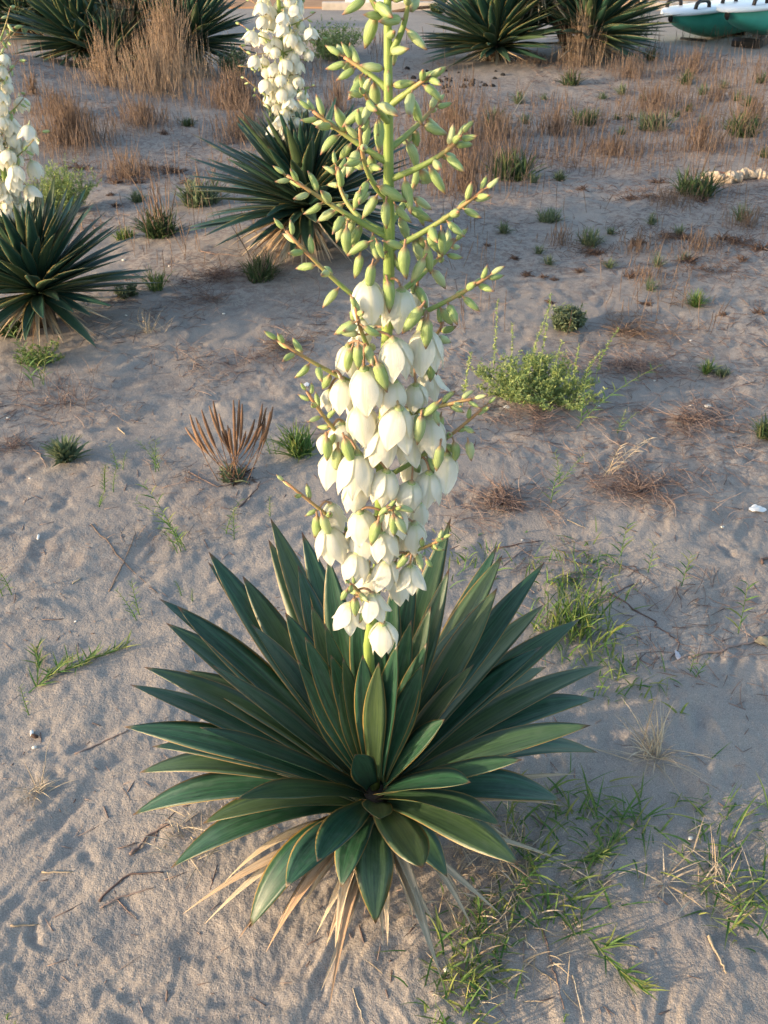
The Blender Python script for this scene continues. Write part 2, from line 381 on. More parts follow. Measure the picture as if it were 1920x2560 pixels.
# ------------------------------------------------------------------ main yucca
def leaf_geo(mb, P0, P1, P2, width, roll=0., fold=.22, nseg=18, thick=.0035, r=0., wavy=0., nhint=None, blunt=2.1, basew=.55, maxat=.56):
    pts = bez(P0, P1, P2, nseg+1); n = len(pts); v = []; t = []; s = []; f = []
    S = [-1, -.55, 0, .55, 1]; SB = [.6, 0, -.6]
    ph = r*37.
    for i in range(n):
        q = i/nseg
        tg = nrm(pts[min(i+1, n-1)]-pts[max(i-1, 0)])
        up = np.array([0, 0, 1.]) if nhint is None else np.asarray(nhint, float)
        N = up-tg*np.dot(up, tg)
        if np.linalg.norm(N) < .08: N = np.array([0, -1., .2])-tg*np.dot(np.array([0, -1., .2]), tg)
        N = nrm(N); Sd = np.cross(tg, N)
        a = roll*(.3+.7*q); N, Sd = N*math.cos(a)+Sd*math.sin(a), Sd*math.cos(a)-N*math.sin(a)
        if q < maxat: w = basew+(1-basew)*float(sstep(0, maxat, q))
        else: w = 1-((q-maxat)/(1-maxat))**blunt
        w = max(w, .012)*width*.5
        cur = fold*(1-.45*q)
        for sv in S:
            wv = wavy*w*math.sin(q*9+ph+sv*1.3)*abs(sv)
            v.append(tuple(pts[i]+Sd*sv*w+N*(cur*abs(sv)**1.4*w*1.6+wv))); t.append(q); s.append(sv)
        th = thick*(1.4-q)
        for sv in SB:
            v.append(tuple(pts[i]+Sd*sv*w+N*(cur*abs(sv)**1.4*w*1.6-th*(1-sv*sv)*(.4+w/width*1.2)+wavy*w*math.sin(q*9+ph+sv*1.3)*abs(sv)))); t.append(q); s.append(sv)
    m = 8
    for i in range(nseg):
        for k in range(m): f.append((i*m+k, i*m+(k+1) % m, (i+1)*m+(k+1) % m, (i+1)*m+k))
    f.append(tuple(range(m))[::-1]); f.append(tuple(nseg*m+k for k in range(m)))
    mb.add(v, f, t, s, r)

YC = 1.218
C = on_plane(937, 1950, YC)                     # heart of the rosette
BASE = np.array([C[0], C[1], hz(C[0], C[1])])
yucca = thing('yucca', 'largest yucca, wide dark green rosette under a tall stalk of white bells and buds', 'yucca', BASE)
mb = MB()
mb.tube([(0, 0, -.03), (.005, 0, .06), (0, .0, C[2]-BASE[2]-.09), (0, 0, C[2]-BASE[2]-.03)], [.055, .05, .042, .02], 12)
mb.obj('trunk', M_TRUNK, yucca)
LEAVES = [  # crop, tip x, tip y, preferred elevation, preferred length, width cm
 ('c4',522,60,46,.52,5.2),('c4',515,130,42,.52,5.2),('c4',318,170,32,.52,5.2),('c4',316,205,28,.52,5.2),('c4',430,250,40,.50,5.2),
 ('c4',625,105,56,.52,5.2),('c4',712,190,62,.50,5.),('c4',155,325,22,.54,5.4),('c4',215,350,30,.54,5.4),('c4',178,405,18,.54,5.6),
 ('c4',612,215,55,.47,5.),('c4',105,550,14,.52,5.6),('c4',60,608,8,.52,5.8),('c4',335,545,40,.42,4.6),('c4',460,410,46,.45,4.8),
 ('c4',570,370,54,.43,4.8),('c4',655,345,60,.44,4.6),('c4',40,747,4,.50,5.8),('c4',290,748,34,.38,4.8),('c4',132,812,6,.48,5.8),
 ('c4',92,897,0,.50,5.8),('c4',68,1037,-8,.52,5.6),('c4',410,985,18,.33,4.8),('c4',300,1065,-2,.43,5.8),('c4',610,525,62,.35,3.6),
 ('c4',635,450,66,.39,3.8),('c4',700,405,70,.40,3.6),('c4',720,510,72,.34,3.6),('c4',642,635,60,.26,4.2),('c4',748,590,70,.28,4.),
 ('c4',825,510,76,.34,3.8),('c4',878,535,74,.32,3.6),('c4',886,635,66,.24,4.4),('c4',1022,540,64,.33,4.2),('c4',1095,722,50,.25,4.2),
 ('c4',1190,542,46,.36,4.2),('c4',800,838,58,.15,4.6),('c4',880,1050,10,.19,4.8),('c4',1268,150,38,.52,4.),('c4',1285,182,42,.51,5.4),
 ('c4',1268,290,46,.46,5.),('c4',1424,205,30,.54,5.4),('c4',1420,345,22,.52,5.4),('c4',1540,392,14,.56,5.6),('c4',1415,482,28,.48,5.),
 ('c4',1428,550,6,.50,5.2),('c4',1630,545,8,.56,5.4),('c4',1590,655,2,.52,5.4),('c4',1575,742,20,.48,5.4),('c4',1600,832,-2,.52,5.6),
 ('c4',1350,855,30,.38,5.2),('c4',1480,990,2,.46,6.),('c4',1280,1075,10,.40,5.6),('c4',1115,62,62,.50,4.6),('c4',1110,225,64,.44,4.2),
 ('c4',1050,350,66,.41,4.2),('c4',1036,470,68,.37,4.),('c4',985,395,72,.40,4.),('c4',938,475,76,.37,3.8),('c4',1000,175,70,.47,4.),
 ('c5',170,362,-12,.46,6.),('c5',432,562,-26,.42,5.8),('c5',555,425,-14,.38,6.),('c5',660,340,2,.32,5.8),('c5',740,425,-24,.34,5.2),
 ('c5',855,548,-34,.42,6.2),('c5',1012,362,-8,.36,6.4),('c5',1095,392,-22,.38,5.),('c5',1335,352,-10,.48,6.2),
 ('c4',760,520,80,.34,3.2),('c4',800,300,80,.42,3.6),('c4',870,330,80,.42,3.8),('c4',1180,370,44,.46,5.),
 ('c4',240,560,16,.46,5.4),('c4',1340,640,12,.46,5.2),('c4',480,880,4,.34,5.6),('c4',1180,930,8,.36,5.6),('c4',930,250,70,.45,4.),
]
def solve_tip(u, v, e0, L0):
    d = ray(u, v); best = None
    for s in np.linspace(.7, 2.6, 1901):
        p = CAMP+d*s; q = p-C; L = np.linalg.norm(q)
        if p[2] < BASE[2]+.012: continue
        e = math.degrees(math.asin(q[2]/L)); c = ((L-L0)/.05)**2+((e-e0)/11.)**2
        if best is None or c < best[0]: best = (c, p, L, e)
    return best
LR = random.Random(21)
for i, (c, x, y, e0, L0, w) in enumerate(LEAVES):
    _, tip, L, e = solve_tip(*nat(c, x, y), e0, L0)
    q = tip-C; hor = nrm([q[0], q[1], 0])
    hgt = np.interp(e, [-35, 80], [-.085, .015])
    P0 = C+hor*np.interp(e, [-35, 80], [.034, .012])+np.array([0, 0, hgt])
    arch = np.interp(e, [-30, 0, 30, 80], [.34, .17, .06, .01])+LR.uniform(-.02, .03)
    mid = (P0+tip)/2; side = np.cross(hor, [0, 0, 1.])
    P1 = mid+np.array([0, 0, arch*L])+side*LR.uniform(-.03, .03)*L
    if e < 0: P1 = P1+hor*.04*L
    mbl = MB(); blunt = 3.2 if (c == 'c5' and x == 1012) or (c == 'c4' and x == 880) else 1.9+LR.uniform(-.2, .35)
    nh = None
    if e > 50: k = float(sstep(50, 66, e)); nh = nrm(np.array([0, 0, 1.])*(1-k)+(-hor*.35+np.array([0, -.85, .5]))*k)
    leaf_geo(mbl, P0-BASE, P1-BASE, tip-BASE, w*.0118, LR.uniform(-.28, .28), LR.uniform(.14, .30), 20, .0035, LR.random(), .05, nh, blunt)
    o = mbl.obj('leaf', M_LEAF, yucca)
    if (x, y) == (60, 608): o['label'] = 'leaf with brown scarred tip'
DEAD = [('c5',215,545),('c5',285,560),('c5',400,622),('c5',490,660),('c5',530,575),('c5',700,852),('c5',673,785),('c5',655,600),('c5',882,640),
 ('c5',895,640),('c5',1083,770),('c5',1055,700),('c5',1190,610),('c5',1500,358),('c5',1305,296),('c5',1055,570),('c5',612,520),('c5',1525,70),
 ('c5',720,700),('c5',1280,560),('c5',760,560),('c5',330,290),('c5',1390,430),('c5',1140,470),('c5',980,560),('c5',350,440),('c5',1480,180),('c5',690,640)]
for i, (c, x, y) in enumerate(DEAD):
    tip = gpos(c, x, y); tip[2] += .012+.02*LR.random()
    q = tip-BASE; hor = nrm([q[0], q[1], 0]); Ld = np.linalg.norm(q)
    P0 = BASE+hor*.04+np.array([0, 0, LR.uniform(.05, .12)])
    P1 = (P0+tip)/2+np.array([0, 0, .05+LR.uniform(0, .05)])+np.cross(hor, [0, 0, 1.])*LR.uniform(-.03, .03)
    mbl = MB(); leaf_geo(mbl, P0-BASE, P1-BASE, tip-BASE, LR.uniform(.020, .034), LR.uniform(-.5, .5), LR.uniform(.5, 1.1), 14, .003, LR.random(), .15, None, 1.2, .9, .3)
    mbl.obj('dead_leaf', M_DEAD, yucca)

# ---- flower stalk, branches, buds, bell flowers
STEM_PX = [(930, 1800), (921, 1613), (936, 1500), (945, 1420), (952, 1200), (962, 1000), (966, 871), (972, 700), (973, 564), (971, 400), (971, 260), (970, 130), (969, 0), (966, -160), (964, -330)]
stem = [C+np.array([0, 0, -.02])]+[on_plane(u, v, YC) for u, v in STEM_PX]
stem = [np.asarray(p) for p in stem]
NS = len(stem)
mb = MB(); mb.tube([p-BASE for p in stem], [float(np.interp(p[2], [.25, .6, 1.3, 1.6, 1.9], [.0105, .009, .0075, .004, .0022])) for p in stem], 12); mb.obj('flower_stalk', M_STALK, yucca)
def stem_at(v):
    for (a, b) in zip(STEM_PX[:-1], STEM_PX[1:]):
        if a[1] >= v >= b[1]:
            k = (a[1]-v)/(a[1]-b[1]+1e-9); return on_plane(a[0]+(b[0]-a[0])*k, v, YC)
    return stem[-1]
def bud_meshes():
    out = []
    for var in range(4):
        rr = random.Random(50+var); mbb = MB(); sides, rings = 9, 10; v = []; t = []; s = []; f = []
        bend = rr.uniform(-.08, .08); asym = rr.uniform(-.06, .1)
        prof = [(0., .030), (.10, .030), (.18, .036), (.21, .072), (.30, .115+.02*var/3), (.45, .142), (.60, .138+asym*.2), (.76, .105), (.90, .055), (1., .010)]
        for (z, rad) in prof:
            for k in range(sides):
                a = 2*math.pi*k/sides; rg = rad*(1+.07*math.cos(3*a))
                v.append((rg*math.cos(a)+bend*math.sin(z*math.pi), rg*math.sin(a)+(.05*(z-.2)**2 if z < .2 else 0), z)); t.append(z); s.append(math.cos(a*1.5))
        for i in range(len(prof)-1):
            for k in range(sides): f.append((i*sides+k, i*sides+(k+1) % sides, (i+1)*sides+(k+1) % sides, (i+1)*sides+k))
        f.append(tuple(range(sides))[::-1]); f.append(tuple((len(prof)-1)*sides+k for k in range(sides)))
        mbb.add(v, f, t, s, rr.random()); out.append(mbb.mesh('bud', M_BUD))
    return out
BUDS = bud_meshes()
def petal_grid(length, R0, open_, inner, aw=.62):
    """one petal of a hanging bell, top at the origin, hanging along -Z, centred on +X"""
    mbp = MB(); n, m = 9, 6; v = []; t = []; s = []; f = []
    for i in range(n+1):
        q = i/n
        rad = R0*(.10+.93*math.sin(min(q*1.55, 1.)*math.pi*.5)**.72)
        if q > .5: rad += R0*open_*((q-.5)/.5)**1.5
        if inner: rad *= .87
        z = -length*(.06*q+.94*q**1.22)
        if open_ > .3: z *= 1-.14*max(0, q-.6)
        half = aw*math.pi/2*(.62+.38*math.sin(math.pi*min(q*1.1+.12, 1.)))*(1 if q < .60 else max(0.02, 1-((q-.60)/.40)**1.7))
        for j in range(m+1):
            sv = -1+2*j/m; a = half*sv
            rr_ = rad*(1-.10*sv*sv+.13*sv**6)+.016*R0*math.cos(sv*9)
            v.append((rr_*math.cos(a), rr_*math.sin(a), z-.02*length*(1-sv*sv)*q)); t.append(q); s.append(sv)
    for i in range(n):
        for j in range(m):
            a = i*(m+1)+j; f.append((a, a+1, a+m+2, a+m+1))
    mbp.add(v, f, t, s, 0.); return mbp
PETALS = {}
for k, op in enumerate((-.34, -.08, .55)):
    for inner in (0, 1): PETALS[(k, inner)] = petal_grid(1.20, .5, op, inner).mesh('petal', M_PETAL)

BR = [  # crop, [(x, y) points from the stalk outward], depth offset of the tip, bud start, number of buds
 ('c1',[(845,520),(735,420),(600,330)],.02,.35,8),('c1',[(868,615),(980,520),(1085,445)],-.03,.45,6),('c1',[(838,705),(770,610),(715,540)],-.08,.3,7),
 ('c1',[(845,940),(640,800),(420,640)],.0,.25,10),('c1',[(880,860),(1000,740),(1130,600)],.07,.3,8),('c1',[(880,1035),(1120,915),(1275,780)],-.02,.15,10),
 ('c1',[(842,1150),(740,1000),(690,740)],-.07,.2,9),('c1',[(845,1370),(600,1225),(270,1010)],-.02,.2,11),('c1',[(840,1345),(640,1200),(555,960)],.06,.3,9),
 ('c1',[(880,1300),(960,1150),(1050,990)],.08,.25,8),('c1',[(885,1440),(1130,1290),(1405,1090)],-.03,.18,12),('c1',[(835,1830),(600,1660),(265,1330)],-.03,.32,9),
 ('c1',[(885,1740),(1080,1550),(1245,1380)],.07,.3,8),('c1',[(870,1890),(1160,1750),(1435,1590)],-.02,.35,9),
 ('c2',[(822,800),(720,580),(645,340)],-.09,.3,7),('c2',[(815,900),(520,770),(150,550)],-.03,.55,6),('c2',[(845,560),(1060,600),(1215,430)],.03,.6,4),
 ('c2',[(790,1380),(560,1180),(330,880)],-.03,.4,9),('c2',[(835,1060),(1080,1000),(1400,925)],-.06,.3,8),('c2',[(830,1440),(1100,1280),(1495,965)],-.02,.38,9),
 ('c3',[(770,590),(560,430),(190,140)],-.03,.3,7),('c3',[(790,650),(1000,600),(1210,510)],-.06,.3,6),('c3',[(780,420),(810,350),(900,310)],-.10,.3,6),
 ('c3',[(745,1080),(690,900),(610,800)],-.08,.45,5),
 ('n',[(970,140),(1010,60),(1020,-30)],-.01,.3,6),('n',[(970,60),(930,0),(905,-60)],.0,.3,6),
]
axes = [('s', np.array(stem))]
BRR = random.Random(5)
DOWN = np.array([0, 0, -1.])
def add_bud(p, d, L, sp=None):
    m = zmat(Vector(p-BASE), Vector(d), (L, L, L), BRR.uniform(0, 6.28) if sp is None else sp)
    inst('bud', BRR.choice(BUDS), m, yucca)
for (c, pts, dy, st, nb) in BR:
    px = [nat(c, *q) for q in pts]; P = []
    a = stem_at(px[0][1])
    for k, q in enumerate(px[1:], 1): P.append(on_plane(q[0], q[1], YC+dy*k/(len(px)-1)))
    line = bez(a, 2*P[0]-.5*(a+P[1]), P[1], 12); line = np.array(line); axes.append(('b', line))
    mb = MB(); mb.tube([q-BASE for q in line], [.0046*(1-.55*i/11) for i in range(12)], 7); mb.obj('branch', M_BRANCH, yucca)
    Lb = sum(np.linalg.norm(line[i+1]-line[i]) for i in range(11))
    nb = nb+2; ph = BRR.uniform(0, 6)
    for k in range(nb):
        t = st+(1-st)*(k/(nb-1))**.72; x = t*11; i = min(10, int(x)); p = line[i]+(line[i+1]-line[i])*(x-i)
        bd = nrm(line[min(11, i+2)]-line[max(0, i-1)])
        ph += 2.4+BRR.uniform(-.4, .4)
        e1 = nrm(np.cross(bd, [0, 0, 1.])); e2 = np.cross(e1, bd)
        perp = e1*math.cos(ph)+e2*math.sin(ph)
        rel = (t-st)/(1-st+1e-9)
        d = nrm(bd*(.30+.75*rel)+perp*.75+DOWN*1.25*(1-rel)**1.1) if k < nb-1 else bd
        L = (.047*(1-rel)+.024*rel)*BRR.uniform(.86, 1.14)
        if np.mean([q[1] for q in px]) > 1000: L *= .88
        add_bud(p, d, L)
for k in range(9):     # crown of the stalk (single buds straight on it)
    v = 215-k*42; p = stem_at(v); a = k*2.4+.5; d = nrm([math.cos(a), -abs(math.sin(a))*.6, .15+.25*(k > 4)]); add_bud(p, d, .036-.001*k)
BIG = [('c1',845,1165,845,1320,-.03),('c1',845,1395,960,1440,-.05),('c1',740,1400,615,1475,-.05),('c1',690,1465,660,1605,-.04),('c1',765,1525,745,1685,-.06),
 ('c1',845,1625,860,1805,-.06),('c1',955,1420,960,1610,-.05),('c1',1075,1420,1100,1580,-.03),('c1',1005,1380,1050,1530,.0),('c1',1060,1490,985,1630,-.04),
 ('c1',1160,1330,1165,1480,-.03),('c1',620,1310,625,1480,-.03),('c1',600,1285,555,1400,-.02),('c1',855,505,855,400,-.02),('c1',790,705,795,785,-.05),
 ('c1',900,1480,945,1575,.0),('c1',1010,1615,1000,1705,.02),('c1',905,1185,990,1285,-.02),('c1',790,1395,830,1500,-.06),('c1',690,1100,655,1215,-.05),('c1',1020,1185,1060,1305,.03),
 ('c2',1070,330,945,505,-.07),('c2',1115,410,1100,605,-.06),('c2',785,690,850,885,-.08),('c2',665,580,665,740,-.08),('c2',625,600,590,755,-.06),('c2',1130,640,1130,815,.0),
 ('c2',1070,1040,1045,1225,-.08),('c2',575,1185,630,1360,-.07),('c2',455,1175,460,1330,-.05),('c2',530,1245,515,1405,-.04),('c2',1195,1225,1170,1395,-.05),('c2',1275,1205,1285,1340,-.02),
 ('c2',1375,1205,1395,1330,-.02),('c2',640,430,505,510,-.08),('c2',700,455,815,520,-.09),('c2',1180,945,1065,1045,-.08),('c2',1205,1035,1215,1150,-.03),
 ('c3',790,400,745,555,-.09),('c3',890,360,895,495,-.1),('c3',905,365,980,485,-.1),('c3',860,315,790,370,-.11),('c3',920,310,1030,340,-.1),('c3',980,620,910,705,-.07),
 ('c3',430,360,480,500,-.05),('c3',390,365,380,505,-.03),('c3',640,900,645,1015,-.07),('c3',590,840,550,910,-.08),('c3',1105,640,1145,695,-.06),('c3',1160,515,1240,510,-.06)]
for (c, x0, y0, x1, y1, dy) in BIG:
    a = on_plane(*nat(c, x0, y0), YC+dy); b = on_plane(*nat(c, x1, y1), YC+dy+.005); L = np.linalg.norm(b-a)
    d = nrm(b-a); add_bud(a-d*.22*L, d, L*1.22)
FL = [  # crop, centre x, centre y, width, opening 0/1/2, depth offset
 ('c2',725,290,190,1,-.05),('c2',930,345,190,1,-.03),('c2',1045,305,130,1,.03),('c2',905,660,190,0,-.06),('c2',1100,610,200,1,-.03),('c2',600,680,150,1,-.01),
 ('c2',562,905,150,1,-.03),('c2',472,930,95,0,.0),('c2',720,855,200,1,-.065),('c2',880,915,170,0,-.05),('c2',1035,915,135,0,-.02),('c2',1120,835,140,1,.02),
 ('c2',690,1085,180,0,-.05),('c2',908,1100,195,1,-.07),('c2',560,1175,150,1,-.01),('c2',808,1235,175,1,-.06),('c2',1130,1150,180,1,-.03),('c2',980,1235,140,1,-.02),
 ('c2',500,1375,160,1,-.02),('c2',645,1405,205,1,-.06),('c2',830,1495,170,0,-.06),('c2',990,1555,155,0,-.05),('c2',1110,1505,160,1,-.03),('c2',1220,1370,160,1,-.01),
 ('c2',640,1560,155,0,-.05),('c2',1010,1390,130,1,.04),('c2',445,1215,90,0,.01),('c2',690,480,120,1,.02),('c2',660,600,130,1,.02),('c2',790,420,120,1,.04),
 ('c3',495,355,150,2,-.01),('c3',487,545,170,1,-.04),('c3',690,420,165,1,-.06),('c3',700,550,170,1,-.03),('c3',830,545,160,1,-.06),('c3',885,395,160,1,-.05),
 ('c3',1015,490,150,1,-.02),('c3',1055,345,110,1,.03),('c3',600,545,85,0,.0),('c3',910,550,120,1,-.01),('c3',645,690,158,0,-.05),('c3',835,735,145,1,-.05),
 ('c3',730,790,150,1,-.02),('c3',925,825,130,1,-.01),('c3',1000,755,150,2,-.04),('c3',765,935,155,2,-.06),('c3',600,1000,160,2,-.04),('c3',825,1150,158,0,-.06),
 ('c2',1010,660,120,1,.04),('c2',650,980,120,1,.03),('c2',1000,1060,120,1,.04),('c2',760,1160,120,1,.03),('c3',780,420,120,1,.02),('c2',600,1290,140,1,.02),('c2',1080,1330,110,1,.05)]
FR = random.Random(9)
allax = np.vstack([a for _, a in axes])
for (c, x, y, w, op, dy) in FL:
    p = on_plane(*nat(c, x, y), YC+dy); wm = w*CROPS[c][2]*m_per_px(p)*1.20
    if op == 2: wm *= .82
    axd = nrm([FR.uniform(-.16, .16), FR.uniform(-.16, .10), 1.])       # axis of the bell, pointing up to its pedicel
    hh = 1.22*wm
    top = p+axd*hh*.5
    cand = allax[(allax[:, 2] > top[2]-.005)]
    near = cand[np.argmin(np.linalg.norm(cand-top-np.array([0, 0, .012]), axis=1))] if len(cand) else top+axd*.02
    M = zmat(Vector(top-BASE), Vector(axd), wm, FR.uniform(0, 6.28))
    mbf = MB(); k1 = top+axd*.016+.35*(near-top)
    mbf.tube([near-BASE]+[q-BASE for q in bez(near, k1, top, 6)[1:]], [.0019]*6, 6, t0=.0, t1=.2)
    lo = top-axd*hh*.04
    mbf.tube([top+axd*.004-BASE, top-BASE, lo-BASE, top-axd*hh*.62-BASE, top-axd*hh*.74-BASE], [.002, wm*.13, wm*.15, wm*.08, wm*.03], 8, t0=.2, t1=.5)
    fo = mbf.obj('flower', M_BUD, yucca)
    for k in range(6):
        pm = M @ Matrix.Rotation(k*math.pi/3+FR.uniform(-.08, .08), 4, 'Z') @ Matrix.Rotation(FR.uniform(-.05, .05), 4, 'Y') @ Matrix.Diagonal((1, 1, FR.uniform(.94, 1.06), 1))
        kk = op if FR.random() < .8 else min(2, op+1)
        inst('petal', PETALS[(kk, k % 2)], pm, fo)

# ------------------------------------------------------------------ other yuccas (unit leaves shared)
def unit_leaves(mat, n, seed, wratio, dead=False):
    rr = random.Random(seed); out = []
    for k in range(n):
        mbu = MB(); ar = rr.uniform(.0, .07); dr = rr.uniform(-.05, .02)
        leaf_geo(mbu, (0, 0, 0), (rr.uniform(-.03, .03), .5, ar), (rr.uniform(-.03, .03), 1., dr), wratio*rr.uniform(.85, 1.1), rr.uniform(-.3, .3), rr.uniform(.2, .4) if not dead else rr.uniform(.6, 1.),
                 8, .006, rr.random(), .06, (0, 0, 1), 1.7, .6 if not dead else .9, .5 if not dead else .3)
        out.append(mbu.mesh('dead_leaf' if dead else 'leaf', mat))
    return out
UL = unit_leaves(M_LEAF2, 7, 3, .106); UD = unit_leaves(M_DEAD, 4, 4, .06, True)
def lmat(loc, az, el, L, roll=0.):
    return Matrix.Translation(Vector(loc)) @ Matrix.Rotation(-az, 4, 'Z') @ Matrix.Rotation(el, 4, 'X') @ Matrix.Rotation(roll, 4, 'Y') @ Matrix.Diagonal((L, L, L, 1))
def rosette(parent, off, Lm, N, nd, seed, tilt=(0, 0), emin=-12, trunk=True, pw=1.05):
    """leaves around the point off (local to the plant's base)"""
    rr = random.Random(seed); off = Vector(off); T = Matrix.Translation(off) @ Matrix.Rotation(tilt[0], 4, 'X') @ Matrix.Rotation(tilt[1], 4, 'Y')
    for k in range(N):
        f = (k+.5)/N; el = math.radians(86-(86-emin)*f**pw+rr.uniform(-5, 5)); az = k*2.39996+rr.uniform(-.2, .2)
        L = Lm*(.66+.38*math.sin(math.pi*.5*min(1, f*1.6)))*rr.uniform(.86, 1.1)
        m = T @ lmat((.03*math.sin(az)*Lm, .03*math.cos(az)*Lm, -.12*Lm*f), az, el, L, rr.uniform(-.2, .2))
        inst('leaf', rr.choice(UL), m, parent)
    for k in range(nd):
        el = math.radians(rr.uniform(-48, -10)); az = rr.uniform(0, 6.283); L = Lm*rr.uniform(.55, .85)
        L = min(L, (off.z-.10*Lm)/max(.05, math.sin(-el))*.98) if el < 0 else L
        inst('dead_leaf', rr.choice(UD), T @ lmat((0, 0, -.13*Lm), az, el, max(L, .15), rr.uniform(-.5, .5)), parent)
    if trunk:
        mbt = MB(); mbt.tube([(0, 0, -.05), tuple(off*.5), tuple(off-Vector((0, 0, .02)))], [.07*Lm/.6, .06*Lm/.6, .045*Lm/.6], 9); mbt.obj('trunk', M_TRUNK, parent)
def whole_flower(op, seed):
    rr = random.Random(seed); mbw = MB()
    src = [petal_grid(1.20, .5, op, 0), petal_grid(1.20, .5, op, 1)]
    for k in range(6):
        a = k*math.pi/3+rr.uniform(-.08, .08); g = src[k % 2]; ca, sa = math.cos(a), math.sin(a)
        mbw.add([(x*ca-y*sa, x*sa+y*ca, z) for x, y, z in g.v], g.f, g.t, g.s, rr.random())
    mbw.tube([(.0, 0, -.05), (0, 0, .12), (.03, 0, .3)], [.09, .035, .03], 6, t0=0, t1=.05)
    return mbw.mesh('flower', M_PETAL)
WF = [whole_flower(-.34, 1), whole_flower(-.08, 2), whole_flower(.4, 3)]
def stalk_with_flowers(parent, base, px_line, yp, flowers, branches, seed, r0=.016):
    """px_line: pixels of the stalk from bottom up, all on the plane y = yp"""
    rr = random.Random(seed); P = [on_plane(u, v, yp) for u, v in px_line]; b = np.asarray(base)
    mbs = MB(); mbs.tube([p-b for p in P], [r0*(1-.5*i/(len(P)-1)) for i in range(len(P))], 8); mbs.obj('flower_stalk', M_STALK, parent)
    Pa = np.array(P)
    def at(v):
        vs_ = [q[1] for q in px_line]; us = [q[0] for q in px_line]; return float(np.interp(-v, [-q for q in vs_], us))
    for (v0, v1, n, rad0, rad1, dia) in flowers:
        for k in range(n):
            v = v0+(v1-v0)*(k+rr.uniform(.2, .8))/n; q = (v-v0)/(v1-v0+1e-9); rad = (rad0+(rad1-rad0)*q)
            a = k*2.4+rr.uniform(-.5, .5); rf = rr.uniform(.3, 1.22)*(.82+.26*math.sin(v*.11))
            c0 = on_plane(at(v), v, yp); mp = m_per_px(c0)
            pos = c0+np.array([math.cos(a)*rad*mp*rf, math.sin(a)*rad*mp*rf, 0])
            d = dia*rr.uniform(.85, 1.12)
            m = zmat(Vector(pos-b), Vector((rr.uniform(-.35, .35), rr.uniform(-.35, .35), 1)), (d*1.05, d*1.05, d*rr.uniform(.78, .95)), rr.uniform(0, 6))
            inst('flower', rr.choice(WF), m, parent)
            if rr.random() < .5:
                mbq = MB(); top = pos+np.array([0, 0, d*.1]); mbq.tube([c0+np.array([0, 0, -.02])-b, (c0+top)/2-b, top-b], [.004, .003, .002], 5); mbq.obj('branch', M_BRANCH, parent)
    for (x0, y0, x1, y1, n) in branches:
        a = on_plane(x0, y0, yp); e = on_plane(x1, y1, yp+rr.uniform(-.05, .05)); line = bez(a, (a+e)/2+np.array([0, 0, -.02]), e, 8)
        mbq = MB(); mbq.tube([p-b for p in line], [.0045*(1-.6*i/7) for i in range(8)], 5); mbq.obj('branch', M_BRANCH, parent)
        for k in range(n):
            p = line[2+int(k/max(1, n-1)*5)]; d = nrm([rr.uniform(-.7, .7), rr.uniform(-.7, .7), -.9+1.1*k/n])
            inst('bud', rr.choice(BUDS), zmat(Vector(p-b), Vector(d), rr.uniform(.032, .048), rr.uniform(0, 6)), parent)

# centre-back yucca
g = ground(772, 620); y2 = thing('yucca', 'mid-sized yucca with leaning white flower stalk behind the large one, brown dead skirt below', 'yucca', g)
rosette(y2, (0, 0, .28), .60, 190, 90, 11, emin=-14)
yp = g[1]
stalk_with_flowers(y2, g, [(764, 520), (730, 380), (716, 326), (712, 275), (705, 160), (700, 50), (690, -90), (684, -200)], yp,
   [(345, 315, 4, 12, 22, .058), (318, 245, 15, 24, 52, .060), (250, 120, 28, 50, 66, .062), (125, -15, 32, 64, 74, .062), (-20, -150, 20, 60, 30, .055)],
   [(700, 255, 612, 195, 6), (700, 190, 598, 115, 6), (700, 110, 600, 60, 6), (705, 210, 790, 215, 6), (703, 130, 775, 150, 5), (702, 70, 790, 30, 5), (698, 30, 625, 0, 5), (700, 240, 785, 262, 5), (700, 160, 595, 165, 5), (704, 300, 640, 235, 4), (700, 100, 800, 95, 5), (700, 20, 790, -20, 6)], 31)
# left yucca
g = ground(115, 812); y3 = thing('yucca', 'blooming yucca beside the bright green bush, straw-brown dead leaves spread on the sand', 'yucca', g)
rosette(y3, (0, 0, .20), .49, 180, 70, 12, emin=-6, pw=1.15)
yp = g[1]
stalk_with_flowers(y3, g, [(105, 700), (60, 600), (22, 500), (8, 430), (-8, 300), (-20, 150), (-25, 20)], yp,
   [(565, 520, 4, 16, 30, .058), (530, 440, 18, 36, 62, .060), (450, 330, 26, 62, 80, .062), (335, 205, 26, 78, 66, .062), (210, 120, 10, 48, 28, .052)],
   [(5, 420, 100, 330, 7), (0, 300, 66, 235, 6), (-12, 210, 45, 150, 6), (-15, 160, 30, 70, 7), (-10, 120, 25, 20, 6)], 32)
